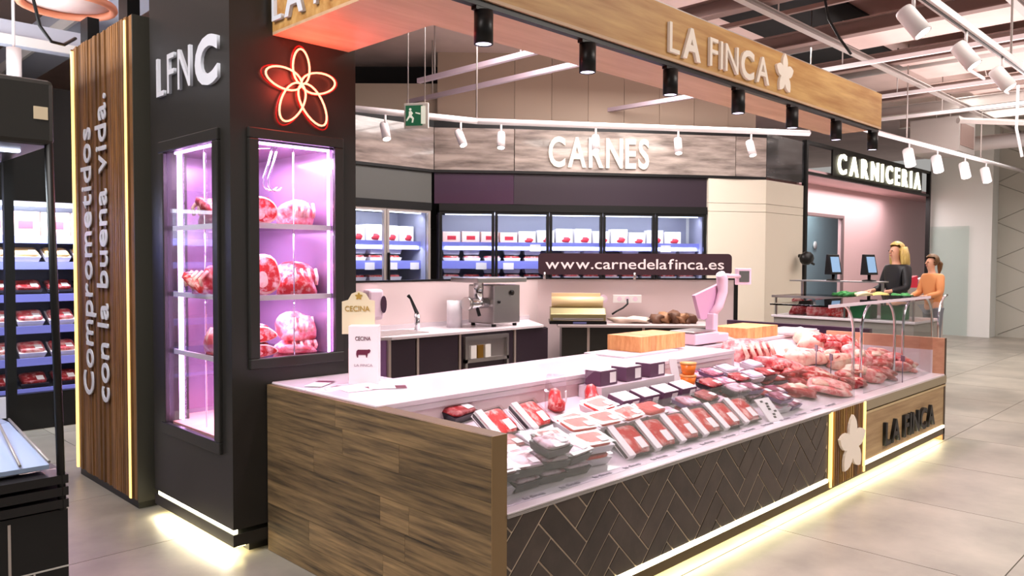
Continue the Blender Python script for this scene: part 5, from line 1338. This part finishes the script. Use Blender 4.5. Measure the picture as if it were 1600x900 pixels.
# exit sign
ep_ = R3(650, 180, 8.0)
ex = thing('exit_sign', 'green emergency exit sign with running figure hanging from the ceiling', 'sign', ep_, R(-45-12))
bx('frame', mat('sign_frame', (206, 200, 190), .5), ex, -.13, .13, 0, .03, -.135, .125, .006, False)
bx('face', mat('exit_green', (22, 92, 60), .5, emit=(22, 100, 64), es=.25), ex, -.11, .07, -.004, 0, -.105, .10, 0, False)
M_ew = mat('exit_white', (226, 232, 214), .5, emit=(226, 232, 214), es=.3)
bx('door_mark', M_ew, ex, .055, .10, -.006, -.002, -.09, .09, 0, False)
MB().prism([(-.005, .02), (.045, .005), (.045, .02), (-.005, .03)], 'y', -.006, -.004).build('arrow_mark', M_ew, ex, world=False)
MB().prism([(-.06+.014*math.cos(k*.7), .06+.014*math.sin(k*.7)) for k in range(9)], 'y', -.006, -.004).build('head_mark', M_ew, ex, world=False)
MB().prism([(-.075, .04), (-.05, .045), (-.03, .02), (-.045, .0), (-.02, -.03), (-.03, -.075), (-.045, -.075), (-.04, -.035), (-.065, -.02), (-.095, -.06), (-.105, -.05), (-.075, .0)], 'y', -.006, -.004).build('figure_mark', M_ew, ex, world=False)
for xx in (-.09, .09): MB().cyl((xx, .015, .125), (xx, .015, CZ-ep_.z), .006, 6).build('hanger', M_galv, ex, world=False)
# left ceiling: pale slanting beam, cable, ring lamp
a = P(-30, 140, Z=3.9); b_ = P(215, -30, Z=3.9); d = b_-a
lbm = thing('ceiling_beam', 'pale grey-blue boxed beam above the slatted pylon', 'beam', a, math.atan2(d.y, d.x))
M_bluew = mat('beam_bluewhite', (188, 192, 206), .5)
bx('box', M_bluew, lbm, 0, d.length+1.5, -.02, .35, 0, .3, 0, False); bx('lip', M_white, lbm, 0, d.length+1.5, -.05, -.02, -.02, .1, 0, False)
t = thing('ceiling_beam', 'pale horizontal beam across the far left ceiling', 'beam', (-1.5, 8.0, 3.55)); bx('box', M_bluew, t, 0, 4.5, 0, .25, 0, .18, 0, False); bx('lip', M_white, t, 0, 4.5, -.03, 0, -.03, .05, 0, False)
p = R3(105, 8, 6.0); t = thing('ring_lamp', 'round ceiling fitting with orange rim at the top left', 'ceiling lamp', p)
MB().tube([(.32*math.cos(k*math.pi/12), .32*math.sin(k*math.pi/12), 0) for k in range(24)], .03, 8, True).build('rim', mat('rim_orange', (206, 128, 96), .5), t, world=False)
MB().lathe([(0, .02), (.3, .02), (.3, .03), (0, .03)], 24).build('disc', M_ceil, t, world=False); MB().cyl((0, 0, .03), (0, 0, max(.1, CZ-p.z)), .02, 8).build('stem', M_galv, t, world=False)
c_ = [Vector((R3(50, -10, 5.5).x, R3(50, -10, 5.5).y, CZ)), R3(50, -10, 5.5), R3(62, 40, 5.5), R3(80, 65, 5.6), R3(100, 70, 5.8), R3(118, 60, 6.0)]
o = MB().tube(c_, .012, 6).build('hanging_cable', M_blackm, None); tag(o, 'dark cable drooping from the ceiling at the top left', 'cable')
c_ = [Vector((R3(1288, -5, 8).x, R3(1288, -5, 8).y, CZ)), R3(1288, -5, 8), R3(1295, 30, 8), R3(1312, 60, 8), R3(1330, 85, 8)]
o = MB().tube(c_, .014, 6).build('hanging_cable', M_blackm, None); tag(o, 'dark cable hanging above the beam flower', 'cable')
c_ = [Vector((R3(1590, 160, 12).x, R3(1590, 160, 12).y, CZ)), R3(1590, 160, 12), R3(1588, 200, 12), R3(1597, 245, 12)]
o = MB().tube(c_, .02, 6).build('hanging_cable', M_trackw, None); tag(o, 'white cable hanging at the far right edge', 'cable')
p = R3(22, 100, 6.5); t = thing('track_spotlight', 'white cylinder spotlight above the black chiller at the far left', 'spotlight', p)
MB().lathe([(0, .13), (.055, .13), (.055, -.1), (0, -.1)], 16).build('housing', M_trackw, t, world=False); MB().cyl((0, 0, .13), (0, 0, CZ-p.z), .012, 6).build('stem', M_trackw, t, world=False)

for t in HIDE:
    for c in list(t.children): bpy.data.objects.remove(c)
    bpy.data.objects.remove(t)
